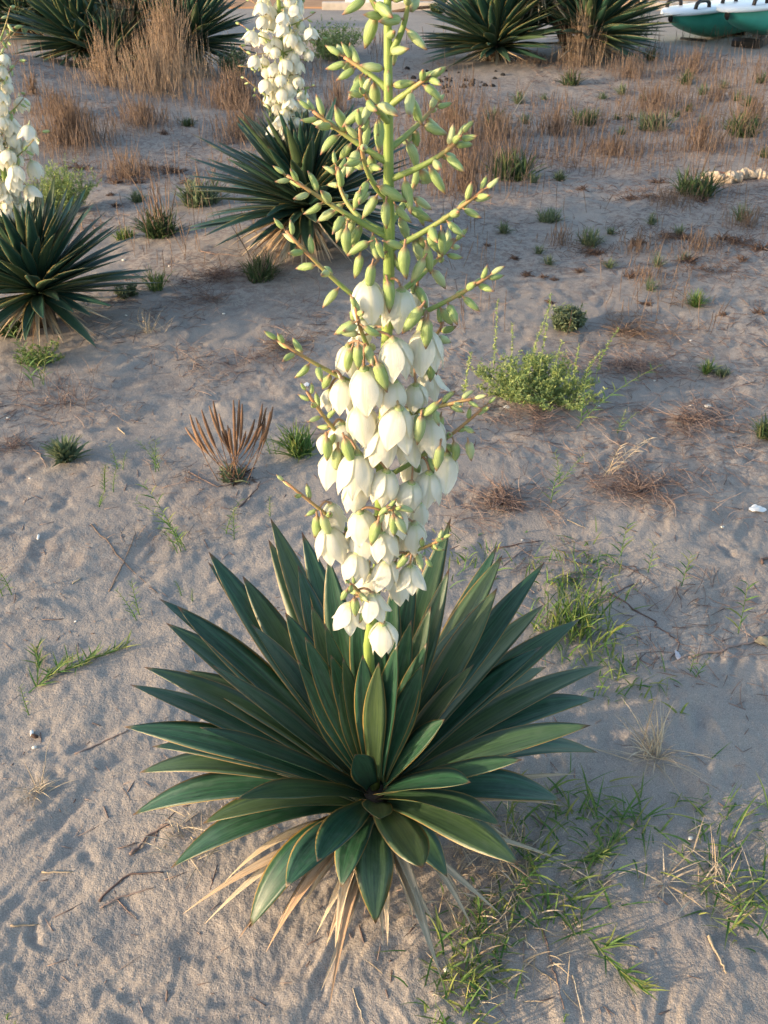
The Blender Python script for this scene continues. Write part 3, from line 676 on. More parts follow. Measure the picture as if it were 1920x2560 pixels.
# far clumps: pixel base point, list of (dx, dy, height, leaf length, leaves, dead)
def far_clump(u, v, label, heads, seed, name='yucca'):
    g = ground(u, v); o = thing(name, label, 'yucca', g); rr = random.Random(seed)
    for k, (dx, dy, h, L, N, nd, tl) in enumerate(heads):
        rosette(o, (dx, dy, h), L, N, nd, seed*10+k, tl, 0, True, .95)
    return o
far_clump(330, 178, 'broad dense yucca clump rising behind the tall tan dry grass', [(-.55, .0, .34, .85, 150, 40, (.1, -.30)), (.10, .25, .62, .82, 130, 16, (0, .05)), (.72, .15, .34, .80, 140, 36, (0, .32)), (-.1, -.3, .24, .66, 100, 14, (.3, 0)), (.45, .7, .75, .75, 70, 8, (0, .1)), (-.5, .6, .7, .75, 70, 8, (0, -.1))], 21)
far_clump(85, 92, 'dark round yucca clump on the bare sand slope, far from the grass', [(-.35, .2, .45, .85, 140, 14, (0, -.2)), (.25, 0, .38, .85, 140, 14, (0, .25)), (-.05, -.25, .26, .64, 100, 10, (.25, 0)), (-1.0, .3, .4, .8, 90, 8, (0, -.2))], 22)
fc = far_clump(1235, 150, 'large spiky yucca with two white bells showing, near the pale kerb', [(.0, 0, .26, 1.02, 210, 60, (.1, -.18))], 23)
far_clump(1440, 150, 'twin-headed yucca clump with brown dead skirt beside the green boats', [(.20, .2, .34, 1.0, 190, 60, (.05, .25)), (-.45, .45, .85, .85, 110, 110, (0, -.05))], 24)
gg = ground(1235, 150); stalk_with_flowers(fc, gg, [(1242, 60), (1234, 20), (1230, -60)], gg[1], [(24, -40, 8, 8, 16, .075)], [], 41)
gc = ground(1700, 20)
far_clump(1590, 34, 'low dark yucca at the kerb between the clump and the boats', [(0, 0, .35, .55, 50, 8, (0, 0))], 26)
far_clump(950, 30, 'small brownish yucca sprouting at the pale kerb', [(1.2, 0, .12, .3, 30, 6, (0, 0))], 27)

# ------------------------------------------------------------------ weeds, grasses, twigs
VR = random.Random(77)
gz = hz
def szm(c, px, p): return px*CROPS[c][2]*m_per_px(p)
def hgm(c, px, p):
    dep = math.atan2(H-p[2], math.hypot(p[0], p[1])); return px*CROPS[c][2]*m_per_px(p)/max(.35, math.cos(dep))
def g_blades(mb, n, rad, hgt, wid, rr, emin=20, emax=85, droop=.35, core=.25, z0=None, g=None):
    for k in range(n):
        az = rr.uniform(0, 6.283); el = math.radians(rr.uniform(emin, emax)); L = hgt*rr.uniform(.5, 1.1)
        ro = rad*core*math.sqrt(rr.random()); a2 = rr.uniform(0, 6.283); b = np.array([ro*math.cos(a2), ro*math.sin(a2), -.004])
        if g is not None: b[2] = float(gz(g[0]+b[0], g[1]+b[1]))-g[2]-.003
        out = np.array([math.cos(az), math.sin(az), 0]); Lh = min(L*math.cos(el), rad*1.15)
        tip = b+out*Lh+np.array([0, 0, L*math.sin(el)*(1-droop*.5)])
        mid = b+out*Lh*.45+np.array([0, 0, L*math.sin(el)*(.5+droop*.35)])
        pts = bez(b, mid, tip, 5); w = wid*rr.uniform(.7, 1.3)
        mb.ribbon(pts, [w*.6, w, w*.95, w*.6, w*.08], np.array([0, 0, 1.])*.4-out*.6+np.array([rr.uniform(-.4, .4), rr.uniform(-.4, .4), .2]), rr.random(), .3)
def g_stalks(mb, n, rad, hgt, rr, spread=.35, r0=.0012, head=0., g=None, elong=1.):
    for k in range(n):
        a = rr.uniform(0, 6.283); ro = min(abs(rr.gauss(0, .55)), 1.6); b = np.array([rad*ro*math.cos(a)*elong, rad*ro*math.sin(a), -.005])
        if g is not None: b[2] = float(gz(g[0]+b[0], g[1]+b[1]))-g[2]-.004
        L = hgt*rr.uniform(.25, 1.15)*max(.3, 1-.45*ro)*(1.12 if rr.random() < .2 else .85); ln = np.array([rr.gauss(0, spread), rr.gauss(0, spread), 1.]); ln = nrm(ln)
        mid = b+ln*L*.55+np.array([rr.uniform(-.04, .04)*L, rr.uniform(-.04, .04)*L, 0]); tip = b+ln*L+np.array([rr.gauss(0, .08)*L, rr.gauss(0, .08)*L, 0])
        pts = bez(b, mid, tip, 5)
        rads = [r0, r0*.9, r0*.8, r0*.7, r0*.4] if not head else [r0, r0*.9, r0*head*.9, r0*head, r0*head*.4]
        mb.tube(pts, rads, 3, rr.random(), cap=False)
def make(name, mat, mb, g, label, cat, group=None, kind=None):
    o = mb.obj(name, mat, loc=g); return tag(o, label, cat, group, kind)
def weed_tuft(c, x, y, w, h, label, group=None, mat=None, n=46, name='weed_tuft', cat='weed', spikes=0, wid=None, emin=18, core=.3, seed=None):
    g = gpos(c, x, y); rr = random.Random(VR.random()); rad = szm(c, w, g)*.62; hh = max(hgm(c, h, g)*1.25, rad*.5)
    m = MB(); g_blades(m, int(n*2.0), rad, max(hh, rad)*1.1, wid or max(.0035, rad*.06), rr, emin, 86, .4, core, g=g)
    if spikes:
        o = thing(name, label, cat, g, group); m.obj('foliage', mat or M_WEED, o)
        m2 = MB(); g_stalks(m2, spikes, rad*.6, hh*2.2, rr, .25, .0016, 2.0, g); m2.obj('seed_stalks', M_DRY, o); return o
    return make(name, mat or M_WEED, m, g, label, cat, group)
G_A = 'small green weeds among the dry stalks of the sandy field'
LA = 'small green weed tuft among the dry stalks on the sandy field'
for (x, y, w, h, k) in [(340,600,160,90,0),(500,585,90,50,0),(960,450,90,50,0),(1270,405,130,60,1),(1345,455,90,50,0),(1100,285,100,60,0),
   (590,478,50,30,0),(870,472,70,30,0),(1282,532,80,40,0),(1340,590,60,40,0),(1510,475,80,50,0),(1560,510,90,50,0),(1620,398,90,50,1),(1442,428,90,35,0),(960,642,80,35,0),
   (540,875,90,50,0),(672,868,70,50,0),(1640,755,90,50,0),(150,560,80,50,0),(470,495,90,60,1),(1480,620,80,50,1),(1215,560,80,40,0),(1060,480,60,40,0),(1005,575,60,40,0),(935,575,70,35,0)]:
    weed_tuft('c7', x, y, w, h, LA, G_A, M_WEED if VR.random() < .5 else M_DARKWEED, 34, spikes=10 if k else 0)
weed_tuft('c7', 785, 592, 140, 75, 'round olive weed cushion in mid field among dry stalks', None, M_DARKWEED, 80, core=.6)
weed_tuft('c7', 1110, 620, 170, 70, 'spreading olive weed patch with dry seed stalks on top', None, M_WEED, 80, core=.6, spikes=24)
weed_tuft('c7', 1535, 650, 150, 110, 'tall olive-brown weed clump bristling with dry stalks near the bleached wood', None, M_DARKWEED, 80, core=.6, spikes=30)
weed_tuft('c7', 720, 402, 120, 70, 'olive weed below the tan grass tuft of the twin yucca', None, M_DARKWEED, 50, core=.5, spikes=20)
weed_tuft('c7', 430, 850, 210, 120, 'dark leafy weed behind the flower stalk, growing through dry stalks', None, M_DARKWEED, 110, core=.7, spikes=24)
weed_tuft('c7', 1310, 930, 190, 110, 'dark green weed mound just in front of the bleached wood', None, M_DARKWEED, 110, core=.7, spikes=14)
G_B = 'small grey-green rosette weeds on bare sand'; LB = 'small grey-green rosette weed on bare sand in front of the field'
for (x, y, w, h) in [(500,475,80,45),(550,525,90,50),(855,545,80,50),(860,375,80,40),(1070,320,80,60),(1210,375,90,50),(1100,540,80,70),(1240,505,90,40),(1060,665,90,60),(1520,300,110,90),(320,370,120,60),(600,110,80,50)]:
    weed_tuft('c8', x, y, w, h, LB, G_B, M_WEED, 34)
weed_tuft('c8', 550, 312, 130, 60, 'low round green weed above the pale green sprigs on smooth sand', None, M_WEED, 90, core=.6)
weed_tuft('c8', 755, 435, 150, 80, 'grey-green narrow-leaved weed with brown dead foot', None, M_WEED, 60, core=.4)
weed_tuft('c8', 1295, 745, 130, 80, 'bright green upright weed with a reddish tip on the bare slope', None, M_GRASS, 60)
weed_tuft('c8', 1345, 1075, 110, 70, 'pale green tuft, spiky member of a touching pair of weeds', None, M_GRASS, 50)
weed_tuft('c8', 1430, 1085, 100, 45, 'leafy darker weed of the touching pair', None, M_WEED, 50, core=.5)
weed_tuft('c8', 1640, 1420, 150, 100, 'bushy dark green weed cut off by the edge, fern-like', None, M_DARKWEED, 90, core=.5)
# compact bush, bright bushes
def bush(c, x, y, w, h, label, nst, mat, name='bush', group=None, leafL=.012, upright=.5, dens=22, sub=5, extra=None):
    g = gpos(c, x, y); rr = random.Random(VR.random()); rad = szm(c, w, g)*.5; hh = hgm(c, h, g)
    o = thing(name, label, 'bush', g, group); st = MB(); lf = MB()
    for k in range(nst):
        a = rr.uniform(0, 6.283); q = rr.random()**.6; tipr = rad*q; tall = hh*(1-upright*q)*rr.uniform(.45, 1.)
        b = np.array([math.cos(a)*rad*.12*rr.random(), math.sin(a)*rad*.12*rr.random(), -.005]); tip = np.array([math.cos(a)*tipr, math.sin(a)*tipr, max(tall, .02)])
        mid = (b+tip)/2+np.array([math.cos(a)*rad*.18, math.sin(a)*rad*.18, -tall*.12]); line = bez(b, mid, tip, 7)
        st.tube(line, [.0016, .0015, .0013, .0012, .001, .0008, .0005], 4, rr.random(), cap=False)
        lines = [(line, .25)]
        for j in range(sub):
            i = rr.randint(1, 5); d = nrm([rr.gauss(0, 1), rr.gauss(0, 1), rr.uniform(.1, 1.3)]); L = hh*rr.uniform(.12, .34)
            l2 = bez(line[i], line[i]+d*L*.5+np.array([0, 0, -.01*L]), line[i]+d*L+np.array([0, 0, L*.25]), 5); st.tube(l2, [.001, .0009, .0008, .0006, .0004], 3, rr.random(), cap=False); lines.append((l2, .0))
        for ln, t0 in lines:
            m_ = int(dens*(1 if ln is line else .55))
            for j in range(m_):
                t = t0+(1-t0)*rr.random(); xx = t*(len(ln)-1); i = min(len(ln)-2, int(xx)); p = ln[i]+(ln[i+1]-ln[i])*(xx-i)
                d = nrm([rr.gauss(0, 1), rr.gauss(0, 1), rr.gauss(.5, .8)]); L = leafL*rr.uniform(.6, 1.3)
                lf.ribbon([p, p+d*L*.55, p+d*L+np.array([0, 0, -.1*L])], [L*.18, L*.36, L*.05], nrm([rr.gauss(0, .6), rr.gauss(0, .6), 1]), rr.random(), .25)
    st.obj('stems', mat, o); lf.obj('foliage', mat, o); return o
bush('c8', 640, 860, 185, 150, 'compact rounded dark green bush on the sand above the bright green one', 60, M_WEED, upright=.45, leafL=.018, dens=20)
bush('c8', 490, 1205, 720, 210, 'wide feathery bright green bush to the right of the bell flowers', 80, M_BUSH, upright=.55, leafL=.013, dens=34, sub=8)
for (x, y, hh) in [(265, 1060, 430), (430, 1120, 450), (485, 1130, 510), (640, 1140, 290), (780, 1060, 300), (700, 1120, 260), (110, 1150, 270), (550, 1150, 300), (340, 1130, 380)]:
    g = gpos('c8', x, y+100); st = MB(); rr = random.Random(VR.random()); L = hgm('c8', hh, g); ln = bez((0, 0, -.01), (rr.uniform(-.02, .02), 0, L*.5), (rr.uniform(-.05, .07), rr.uniform(-.03, .03), L), 9)
    st.tube(ln, [.0016*(1-.06*i) for i in range(9)], 4, .6, cap=False)
    for j in range(120):
        t = .3+.7*rr.random(); xx = t*8; i = min(7, int(xx)); p = ln[i]+(ln[i+1]-ln[i])*(xx-i); d = nrm([rr.gauss(0, 1), rr.gauss(0, 1), rr.gauss(.4, .6)]); LL = .014*rr.uniform(.6, 1.3)*(1.2-t*.5)
        st.ribbon([p, p+d*LL*.55, p+d*LL], [LL*.2, LL*.4, LL*.05], nrm([rr.gauss(0, .6), rr.gauss(0, .6), 1]), .4+.6*rr.random(), .25)
    make('flowering_sprig', M_BUSH, st, g, 'tall yellow-green flowering sprig rising out of the wide feathery bush', 'sprig', 'sprigs rising from the feathery bush')
bush('c6', 400, 1255, 420, 330, 'feathery green bush growing behind the yucca at the photo edge', 60, M_BUSH, upright=.35, leafL=.016, dens=28, sub=7)
bush('c6', 1390, 470, 190, 210, 'soft blue-green bush next to the tall tan grass', 44, M_WEED, upright=.35, leafL=.03, dens=24)
bush('n', 835, 150, 200, 105, 'yellow-green bush on the far sand behind the leaning flower stalk', 54, M_BUSH, upright=.3, leafL=.035, dens=24)
bush('c7', 1010, 200, 260, 190, 'greyish scrubby bush beside the twin-headed yucca', 50, M_WEED, upright=.35, leafL=.03, dens=16)
bush('c7', 85, 70, 110, 60, 'brownish green bush against the pale kerb', 30, M_DARKWEED, upright=.3, leafL=.04, dens=16)
bush('c6', 1270, 30, 150, 40, 'pale green bush at the far top of the sand slope', 24, M_BUSH, upright=.3, leafL=.05, dens=12)
bush('ll', 60, 500, 150, 90, 'dark leafy bush under the dead leaves of the blooming yucca', 30, M_DARKWEED, upright=.4, leafL=.02, dens=20)
bush('ll', 660, 300, 130, 80, 'low leafy green weed by the dry leaf tips of the blooming yucca', 26, M_WEED, upright=.5, leafL=.016, dens=18)
bush('ll', 215, 640, 280, 120, 'sprawling thin green weed in front of the blooming yucca', 30, M_GRASS, upright=.5, leafL=.012, dens=16)
# weeds of the left half
weed_tuft('c6', 950, 1392, 220, 150, 'dark green weed mound with reddish stalks between two yuccas', None, M_DARKWEED, 120, core=.6, spikes=26)
weed_tuft('c6', 815, 1190, 120, 70, 'small dark green weed above the dark mound between two yuccas', None, M_WEED, 60, core=.4)
weed_tuft('c6', 1190, 1205, 270, 130, 'wide grey-green grass tuft beside the leaf tips of the mid-sized yucca', None, M_WEED, 110, core=.6, spikes=16)
weed_tuft('c6', 740, 1408, 150, 70, 'yellowish low weed beside the dark mound', None, M_GRASS, 50, core=.5)
weed_tuft('c6', 1112, 745, 90, 55, 'dark weed clump on the sand below the tall tan grass', None, M_DARKWEED, 60, core=.6)
weed_tuft('ll', 350, 1150, 200, 110, 'grey-green leafy weed rosette alone on the smooth sand', None, M_WEED, 70, wid=.011, core=.25)
weed_tuft('ll', 1355, 200, 170, 120, 'olive weed beside the dead skirt of the mid-sized yucca', None, M_DARKWEED, 90, core=.6, spikes=10)
weed_tuft('ll', 810, 262, 130, 120, 'grassy green weed by a dry stem between two yuccas', None, M_GRASS, 40, core=.4)
weed_tuft('ll', 1560, 1112, 230, 130, 'flat green grass tuft left of the flower stalk', None, M_GRASS, 70, core=.4)
# dry plantain with brown seed spikes
g = gpos('ll', 1210, 1235); o = thing('plantain', 'dry plantain with many upright brown seed spikes and a small green heart', 'weed', g)
rr = random.Random(4); m = MB(); g_blades(m, 46, .10, .06, .011, rr, 15, 75, .4, .4, g=g); m.obj('leaves', M_WEED, o)
m = MB(); g_blades(m, 60, .085, .05, .008, rr, -5, 30, .5, .6, g=g); m.obj('dead_leaves', M_DEADWEED, o)
for (tx, ty) in [(960,970),(985,905),(1015,920),(1045,880),(1085,860),(1105,835),(1135,900),(1170,985),(1190,975),(1210,830),(1240,830),(1255,850),(1225,990),(1320,930),(1335,975),(1360,850),(1380,870),(1415,865),(1400,890),(1060,920),(1030,950),(1180,960),(1275,990),(1375,920),(1150,990),(1000,960)]:
    u, v = nat('ll', tx, ty); tip = on_plane(u, v, g[1]+rr.uniform(-.10, .12)); b = g+np.array([rr.uniform(-.05, .05), rr.uniform(-.04, .04), 0])
    out = (tip-b)*np.array([1, 1, 0]); pts = bez(b-g, (b+tip)/2-g+out*.25+np.array([0, 0, -.02]), tip-g, 9)
    m = MB(); m.tube(pts, [.0015, .0014, .0013, .0013, .0015, .0052, .0056, .0050, .0020], 6, rr.random()); m.obj('seed_spike', M_SPIKE, o)
# dead brown tufts
def dead_tuft(c, x, y, w, label, group, mat=M_DEADWEED, n=40):
    g = gpos(c, x, y); rr = random.Random(VR.random()); rad = szm(c, w, g)*.5; m = MB()
    for k in range(n):
        a = rr.uniform(0, 6.283); el = rr.uniform(0, 1.2); L = rad*rr.uniform(.5, 1.1); d = np.array([math.cos(a)*math.cos(el), math.sin(a)*math.cos(el), math.sin(el)*.8])
        b = np.array([rr.gauss(0, .25)*rad, rr.gauss(0, .25)*rad, 0]); b[2] = float(gz(g[0]+b[0], g[1]+b[1]))-g[2]-.002
        m.tube(bez(b, b+d*L*.5+np.array([0, 0, L*.15]), b+d*L+np.array([rr.gauss(0, .2)*L, rr.gauss(0, .2)*L, -L*.1]), 4), [max(.0018, rad*.03)]*3+[.0008], 3, rr.random(), cap=False)
    return make('dead_tuft', mat, m, g, label, 'dead weed', group)
for (x, y, w) in [(375,500,70),(440,580,80),(525,595,60),(705,568,70),(555,722,50),(1040,735,80),(1000,878,90),(1430,788,60),(1610,785,80),(1530,515,80),(960,195,110),(720,165,90),(580,605,50),(240,440,50),(1100,110,110),(1000,430,130),(1230,400,120),(1440,400,130),(1250,520,140),(960,590,110),(1630,450,150),(790,470,110),(1320,210,120)]:
    dead_tuft('c8', x, y, w, 'low dark brown dead weed on the open sandy field', 'dead weeds on the open sandy field')
for (x, y, w) in [(480,1000,140),(700,1080,120),(760,1040,140),(1040,1020,160),(880,1010,100),(660,1165,70),(970,800,100),(690,1225,80),(1110,1080,120),(820,1075,110)]:
    dead_tuft('c6', x, y, w, 'low dark brown dead weed between the two nearer blooming yuccas', 'dead weeds between the blooming yuccas')
# sprigs of couch grass
def sprig(c, x, y, h, lean=0., nl=14, label='', group=None, mat=None, Ls=.35, stems=1):
    g = gpos(c, x, y); rr = random.Random(VR.random()); m = MB(); hh = hgm(c, h, g)
    for s_ in range(stems):
        h2 = hh*rr.uniform(.75, 1.05); ln_ = lean+(rr.uniform(-.5, .5) if stems > 1 else 0)
        b = np.array([rr.uniform(-.02, .02)*(stems > 1), rr.uniform(-.02, .02)*(stems > 1), -.006])
        ln = bez(b, b+np.array([ln_*h2*.25, rr.uniform(-.1, .1)*h2, h2*.55]), b+np.array([ln_*h2, rr.uniform(-.15, .15)*h2, h2]), 9)
        m.tube(ln, [.0016*(1-.07*i) for i in range(9)], 4, .5, cap=False)
        for k in range(nl):
            t = .12+.88*k/(nl-1); xx = t*8; i = min(7, int(xx)); p = ln[i]+(ln[i+1]-ln[i])*(xx-i); td = nrm(ln[i+1]-ln[i])
            sd = 1 if k % 2 else -1; d = nrm(td*.9+np.array([sd*.75, rr.uniform(-.6, .6), 0])); L = h2*Ls*rr.uniform(.6, 1.1)*(1.05-.4*t)
            m.ribbon(bez(p, p+d*L*.55, p+d*L+np.array([sd*.1*L, 0, -.25*L]), 4), [L*.06, L*.085, L*.06, L*.008], np.array([0, -.5, .8]), rr.random(), .25)
    return make('grass_sprig', mat or M_GRASS, m, g, label, 'grass', group)
LS = 'thin pale green grass sprig standing alone in the smooth sand'; GS = 'lone grass sprigs in the smooth sand'
for (c, x, y, h, ln, st) in [('ll',560,1300,150,-.2,3),('ll',830,1200,160,-.2,3),('ll',640,1205,130,.1,2),('ll',950,1600,330,-.35,2),('ll',1190,1535,190,.0,2),('ll',1400,1435,110,.05,1),('ll',1420,1105,120,.1,3),
   ('ll',490,1365,90,.4,3),('bl',30,345,200,.15,2),('bl',590,445,170,-.1,2),('bl',810,125,150,-.1,2),('bl',820,335,80,.0,2),('bl',125,850,130,.0,1),('ll',200,755,290,-.1,3),('c8',900,1370,120,.2,2),
   ('rm',915,385,180,.0,1),('rm',1050,475,130,.05,1),('rm',1220,545,190,.1,1),('rm',1512,765,240,.0,1),('rm',1265,965,130,.35,2),('rm',560,120,160,.1,1),('br',740,1180,60,0,1),('bl',60,2212,60,0,2)]:
    sprig(c, x, y, h, ln, 9 if c == 'rm' else 14, LS, GS, None, .45 if c == 'rm' else .28, st)
sprig('c8', 690, 1350, 330, .5, 16, 'long green grass sprig arching beside the wide feathery bush', None, None, .22, 2)
sprig('c8', 590, 1640, 190, .2, 14, 'green grass sprig in bare sand right of the lowest bell branch', None, None, .3, 2)
sprig('c8', 850, 1600, 200, .5, 12, 'pale drying grass sprig right of the lowest bell branch', None, M_STRAW, .35, 3)
# green and dry grass mats near the big rosette
def grass_mat(pts, label, n, hgt, mat, cat='grass', name='grass_patch', kind=None, wid=.004, sd=.03, emin=10, emax=80, group=None):
    P = [gpos(*q[:3]) for q in pts]; g = np.mean(P, axis=0); g[2] = hz(g[0], g[1]); rr = random.Random(VR.random()); m = MB()
    for k in range(n):
        i = rr.randrange(len(P)); j = min(len(P)-1, i+1); t = rr.random(); b = P[i]*(1-t)+P[j]*t+np.array([rr.gauss(0, sd), rr.gauss(0, sd), 0]); b[2] = hz(b[0], b[1])-.004
        az = rr.uniform(0, 6.283); el = math.radians(rr.uniform(emin, emax)); L = hgt*rr.uniform(.4, 1.2); out = np.array([math.cos(az), math.sin(az), 0])
        tip = b+out*L*math.cos(el)+np.array([0, 0, L*math.sin(el)*.8]); tip[2] = max(tip[2], hz(tip[0], tip[1])+.003); mid = b+out*L*math.cos(el)*.45+np.array([0, 0, L*math.sin(el)*.65+.004]); w = wid*rr.uniform(.6, 1.3)
        m.ribbon([q-g for q in bez(b, mid, tip, 5)], [w*.7, w, w*.9, w*.6, w*.1], nrm([rr.gauss(0, .5), rr.gauss(0, .5), 1]), rr.random(), .3)
    return make(name, mat, m, g, label, cat, group, 'stuff' if name == 'grass_patch' else kind)
grass_mat([('rm',560,860),('rm',620,800),('rm',700,760)], 'upright green grass behind the right-hand leaf tips of the largest yucca', 210, .15, M_GRASS, emin=45, sd=.045)
grass_mat([('rm',600,480),('rm',700,560),('rm',760,640),('rm',720,400)], 'low green grass patch on the sand beyond the largest yucca', 190, .07, M_GRASS, sd=.06)
grass_mat([('rm',60,460),('rm',130,380),('rm',300,420)], 'sparse green grass behind the upright leaves of the largest yucca', 70, .07, M_GRASS, sd=.07)
grass_mat([('rm',700,1060),('rm',900,1020),('rm',1050,1080),('rm',820,900)], 'scattered green grass blades right of the yucca leaf tips', 90, .07, M_GRASS, sd=.05)
grass_mat([('br',560,250),('br',760,280),('br',1000,260)], 'green grass mat in the shade right of the dead leaves', 150, .085, M_GRASS, sd=.045, emax=50)
grass_mat([('br',560,420),('br',640,560),('br',760,620)], 'green grass tangle beside the straw-coloured dead leaves', 130, .085, M_GRASS, sd=.045, emax=60)
grass_mat([('br',420,640),('br',400,800),('br',280,900),('br',270,1100)], 'yellow-green grass clump at the tips of the dead leaves', 210, .075, M_GRASS, sd=.035)
grass_mat([('br',420,700),('br',330,850),('br',330,1000),('br',480,560)], 'dry straw grass mixed into the yellow-green clump', 240, .07, M_STRAW, sd=.05, wid=.0026, emax=55)
grass_mat([('br',1440,560),('br',1520,640),('br',1640,700),('br',1480,250)], 'green spreading grass near the lower edge, away from the yucca', 150, .09, M_GRASS, sd=.045, emax=60)
grass_mat([('br',1400,480),('br',1500,560)], 'dry straw blades mixed into the spreading grass', 70, .09, M_STRAW, sd=.045, wid=.0025, emax=40)
grass_mat([('br',200,480),('br',400,470),('br',500,380)], 'tangled straw under the dead leaves of the largest yucca', 160, .07, M_STRAW, sd=.05, wid=.0024, emax=45)
grass_mat([('br',1195,552)], 'star-shaped dry grass tuft with one green blade on bare sand', 18, .085, M_STRAW, sd=.004, wid=.003, emax=25, name='grass_tuft')
grass_mat([('br',785,768)], 'small curled dry grass tuft on bare sand below the green tangle', 10, .06, M_STRAW, sd=.004, wid=.003, emax=35, name='grass_tuft')
grass_mat([('br',880,590)], 'fan of dry straw blades lying on shaded sand', 26, .10, M_STRAW, sd=.012, wid=.0022, emax=18, name='grass_tuft')
grass_mat([('rm',1080,1400)], 'dry pale grass tuft spreading over the shaded sand', 80, .15, M_STRAW, sd=.012, wid=.0024, emin=5, emax=75, name='grass_tuft')
grass_mat([('bl',150,1210)], 'tiny dry grass tuft on the lit sand, alone', 46, .07, M_STRAW, sd=.012, wid=.0018, emax=50, name='grass_tuft')
grass_mat([('bl',800,1370),('bl',860,1420)], 'dry roots and straw at the dead leaf bases', 60, .08, M_STRAW, sd=.03, wid=.0022, emax=30, name='grass_tuft')
grass_mat([('ll',1000,1560),('ll',640,1560),('ll',1100,1440)], 'thin reddish dry grass on the sand above the rosette', 90, .07, M_DRY, sd=.05, wid=.0018, emax=50)
# runner grass
def runner(pts, label, mat=M_GRASS, nb=10, L0=.05):
    P = [gpos(*q) for q in pts]; g = P[0].copy(); rr = random.Random(VR.random()); m = MB(); L = []
    for a, b in zip(P[:-1], P[1:]):
        for t in np.linspace(0, 1, 8)[:-1]:
            q = a*(1-t)+b*t; q[2] = hz(q[0], q[1])+.004+.004*rr.random(); L.append(q-g)
    m.tube(L, [.0018]*len(L), 4, .8, cap=False)
    for k in range(nb*len(P)):
        i = rr.randrange(len(L)-1); p = L[i]; td = nrm(L[i+1]-L[i]); d = nrm(td+np.array([rr.gauss(0, .7), rr.gauss(0, .7), rr.uniform(.1, .9)])); ll = L0*rr.uniform(.5, 1.2)
        m.ribbon(bez(p, p+d*ll*.5+np.array([0, 0, .004]), p+d*ll, 4), [.003, .0036, .0026, .0004], np.array([0, -.3, 1.]), rr.random(), .3)
    return make('runner_grass', mat, m, g, label, 'grass')
runner([('bl',160,740),('bl',230,690),('bl',330,600)], 'creeping grass runner fanning out on the left sand, upper arm')
runner([('bl',200,700),('bl',300,670),('bl',430,640)], 'creeping grass runner on the left sand, middle arm')
runner([('bl',330,650),('bl',470,610),('bl',590,570)], 'creeping grass runner pointing at the yucca leaf tips')
runner([('br',850,800),('br',980,950),('br',1140,1090)], 'creeping grass runner on bare sand below the shade')
runner([('br',900,860),('br',1020,800)], 'short green side runner on bare sand', nb=6)
runner([('br',800,460),('br',910,440),('br',1000,340)], 'arching green runner growing from the shaded mat')
runner([('bl',165,740),('bl',170,640),('bl',165,570)], 'upright green shoot of the creeping grass on the left sand', nb=8)
# dry stalk fields and tall dry grass
def dry_clump(c, x, y, w, h, n, label, name='dry_grass', mat=M_DRY, spread=.12, r0=.0014, head=1.4, elong=1., kind=None, group=None):
    g = gpos(c, x, y); rr = random.Random(VR.random()); rad = szm(c, w, g)*.5; hh = hgm(c, h, g); m = MB(); g_stalks(m, n, rad, hh, rr, spread, r0, head, g, elong); return make(name, mat, m, g, label, 'dry grass', group, kind)
dry_clump('c6', 790, 430, 400, 520, 420, 'tallest tan dry grass in front of the broad yucca clump', r0=.0019, head=1.5, mat=M_TAN)
dry_clump('c6', 1030, 470, 520, 500, 520, 'tall tan dry grass beside the soft blue-green bush', r0=.0019, mat=M_TAN)
dry_clump('c6', 920, 540, 800, 300, 700, 'shorter tan grass at the foot of the tallest dry grass', r0=.0019, spread=.2, mat=M_TAN)
dry_clump('c6', 640, 500, 260, 340, 190, 'tan grass thinning out at the foot of the yucca clump', r0=.0019, mat=M_TAN)
dry_clump('c6', 200, 560, 160, 150, 90, 'sparse reddish dry grass on the bare sand slope', r0=.0022, spread=.15)
dry_clump('c6', 420, 850, 620, 270, 800, 'purplish dry grass haze behind the blooming yucca', r0=.0016, spread=.18)
dry_clump('c6', 330, 680, 380, 160, 300, 'reddish dry grass strip on the sand slope', r0=.0018, spread=.2)
dry_clump('c6', 1400, 640, 480, 250, 620, 'reddish brown dry grass under the leaning flower stalk', r0=.0018, spread=.2)
dry_clump('c6', 1450, 820, 420, 230, 420, 'brown dry grass right behind the mid-sized yucca', r0=.0016, spread=.2)
dry_clump('c6', 850, 740, 520, 190, 380, 'thin dry grass on the sand below the tallest grass', r0=.0016, spread=.25)
dry_clump('c6', 760, 1050, 480, 200, 220, 'thin brown stalks between the two nearer blooming yuccas', r0=.0014, spread=.2)
dry_clump('c7', 760, 310, 240, 270, 300, 'upright tan grass tuft in front of the twin-headed yucca', r0=.0019, mat=M_TAN)
dry_clump('c7', 560, 300, 300, 60, 130, 'low dry grass in the shade of the twin-headed yucca', r0=.002, spread=.3)
dry_clump('c7', 900, 270, 200, 90, 90, 'dry stalks beside the twin-headed yucca', r0=.002)
dry_clump('bo', 1200, 440, 240, 230, 46, 'sparse dry stalks in front of the green hulls', r0=.0035, head=1.6)
dry_clump('bo', 1560, 500, 360, 230, 60, 'dry stalks at the stern side of the green boats', r0=.003, head=1.6)
dry_clump('c1', 560, 640, 220, 220, 120, 'brown dry stalks behind the upper left branches', r0=.002)
dry_clump('n', 1130, 380, 340, 170, 480, 'dense brown dry stalks behind the upper right branches', r0=.0018, spread=.12)
dry_clump('n', 1160, 480, 320, 130, 360, 'brown dry stalks behind the middle right branches', r0=.0016, spread=.12)
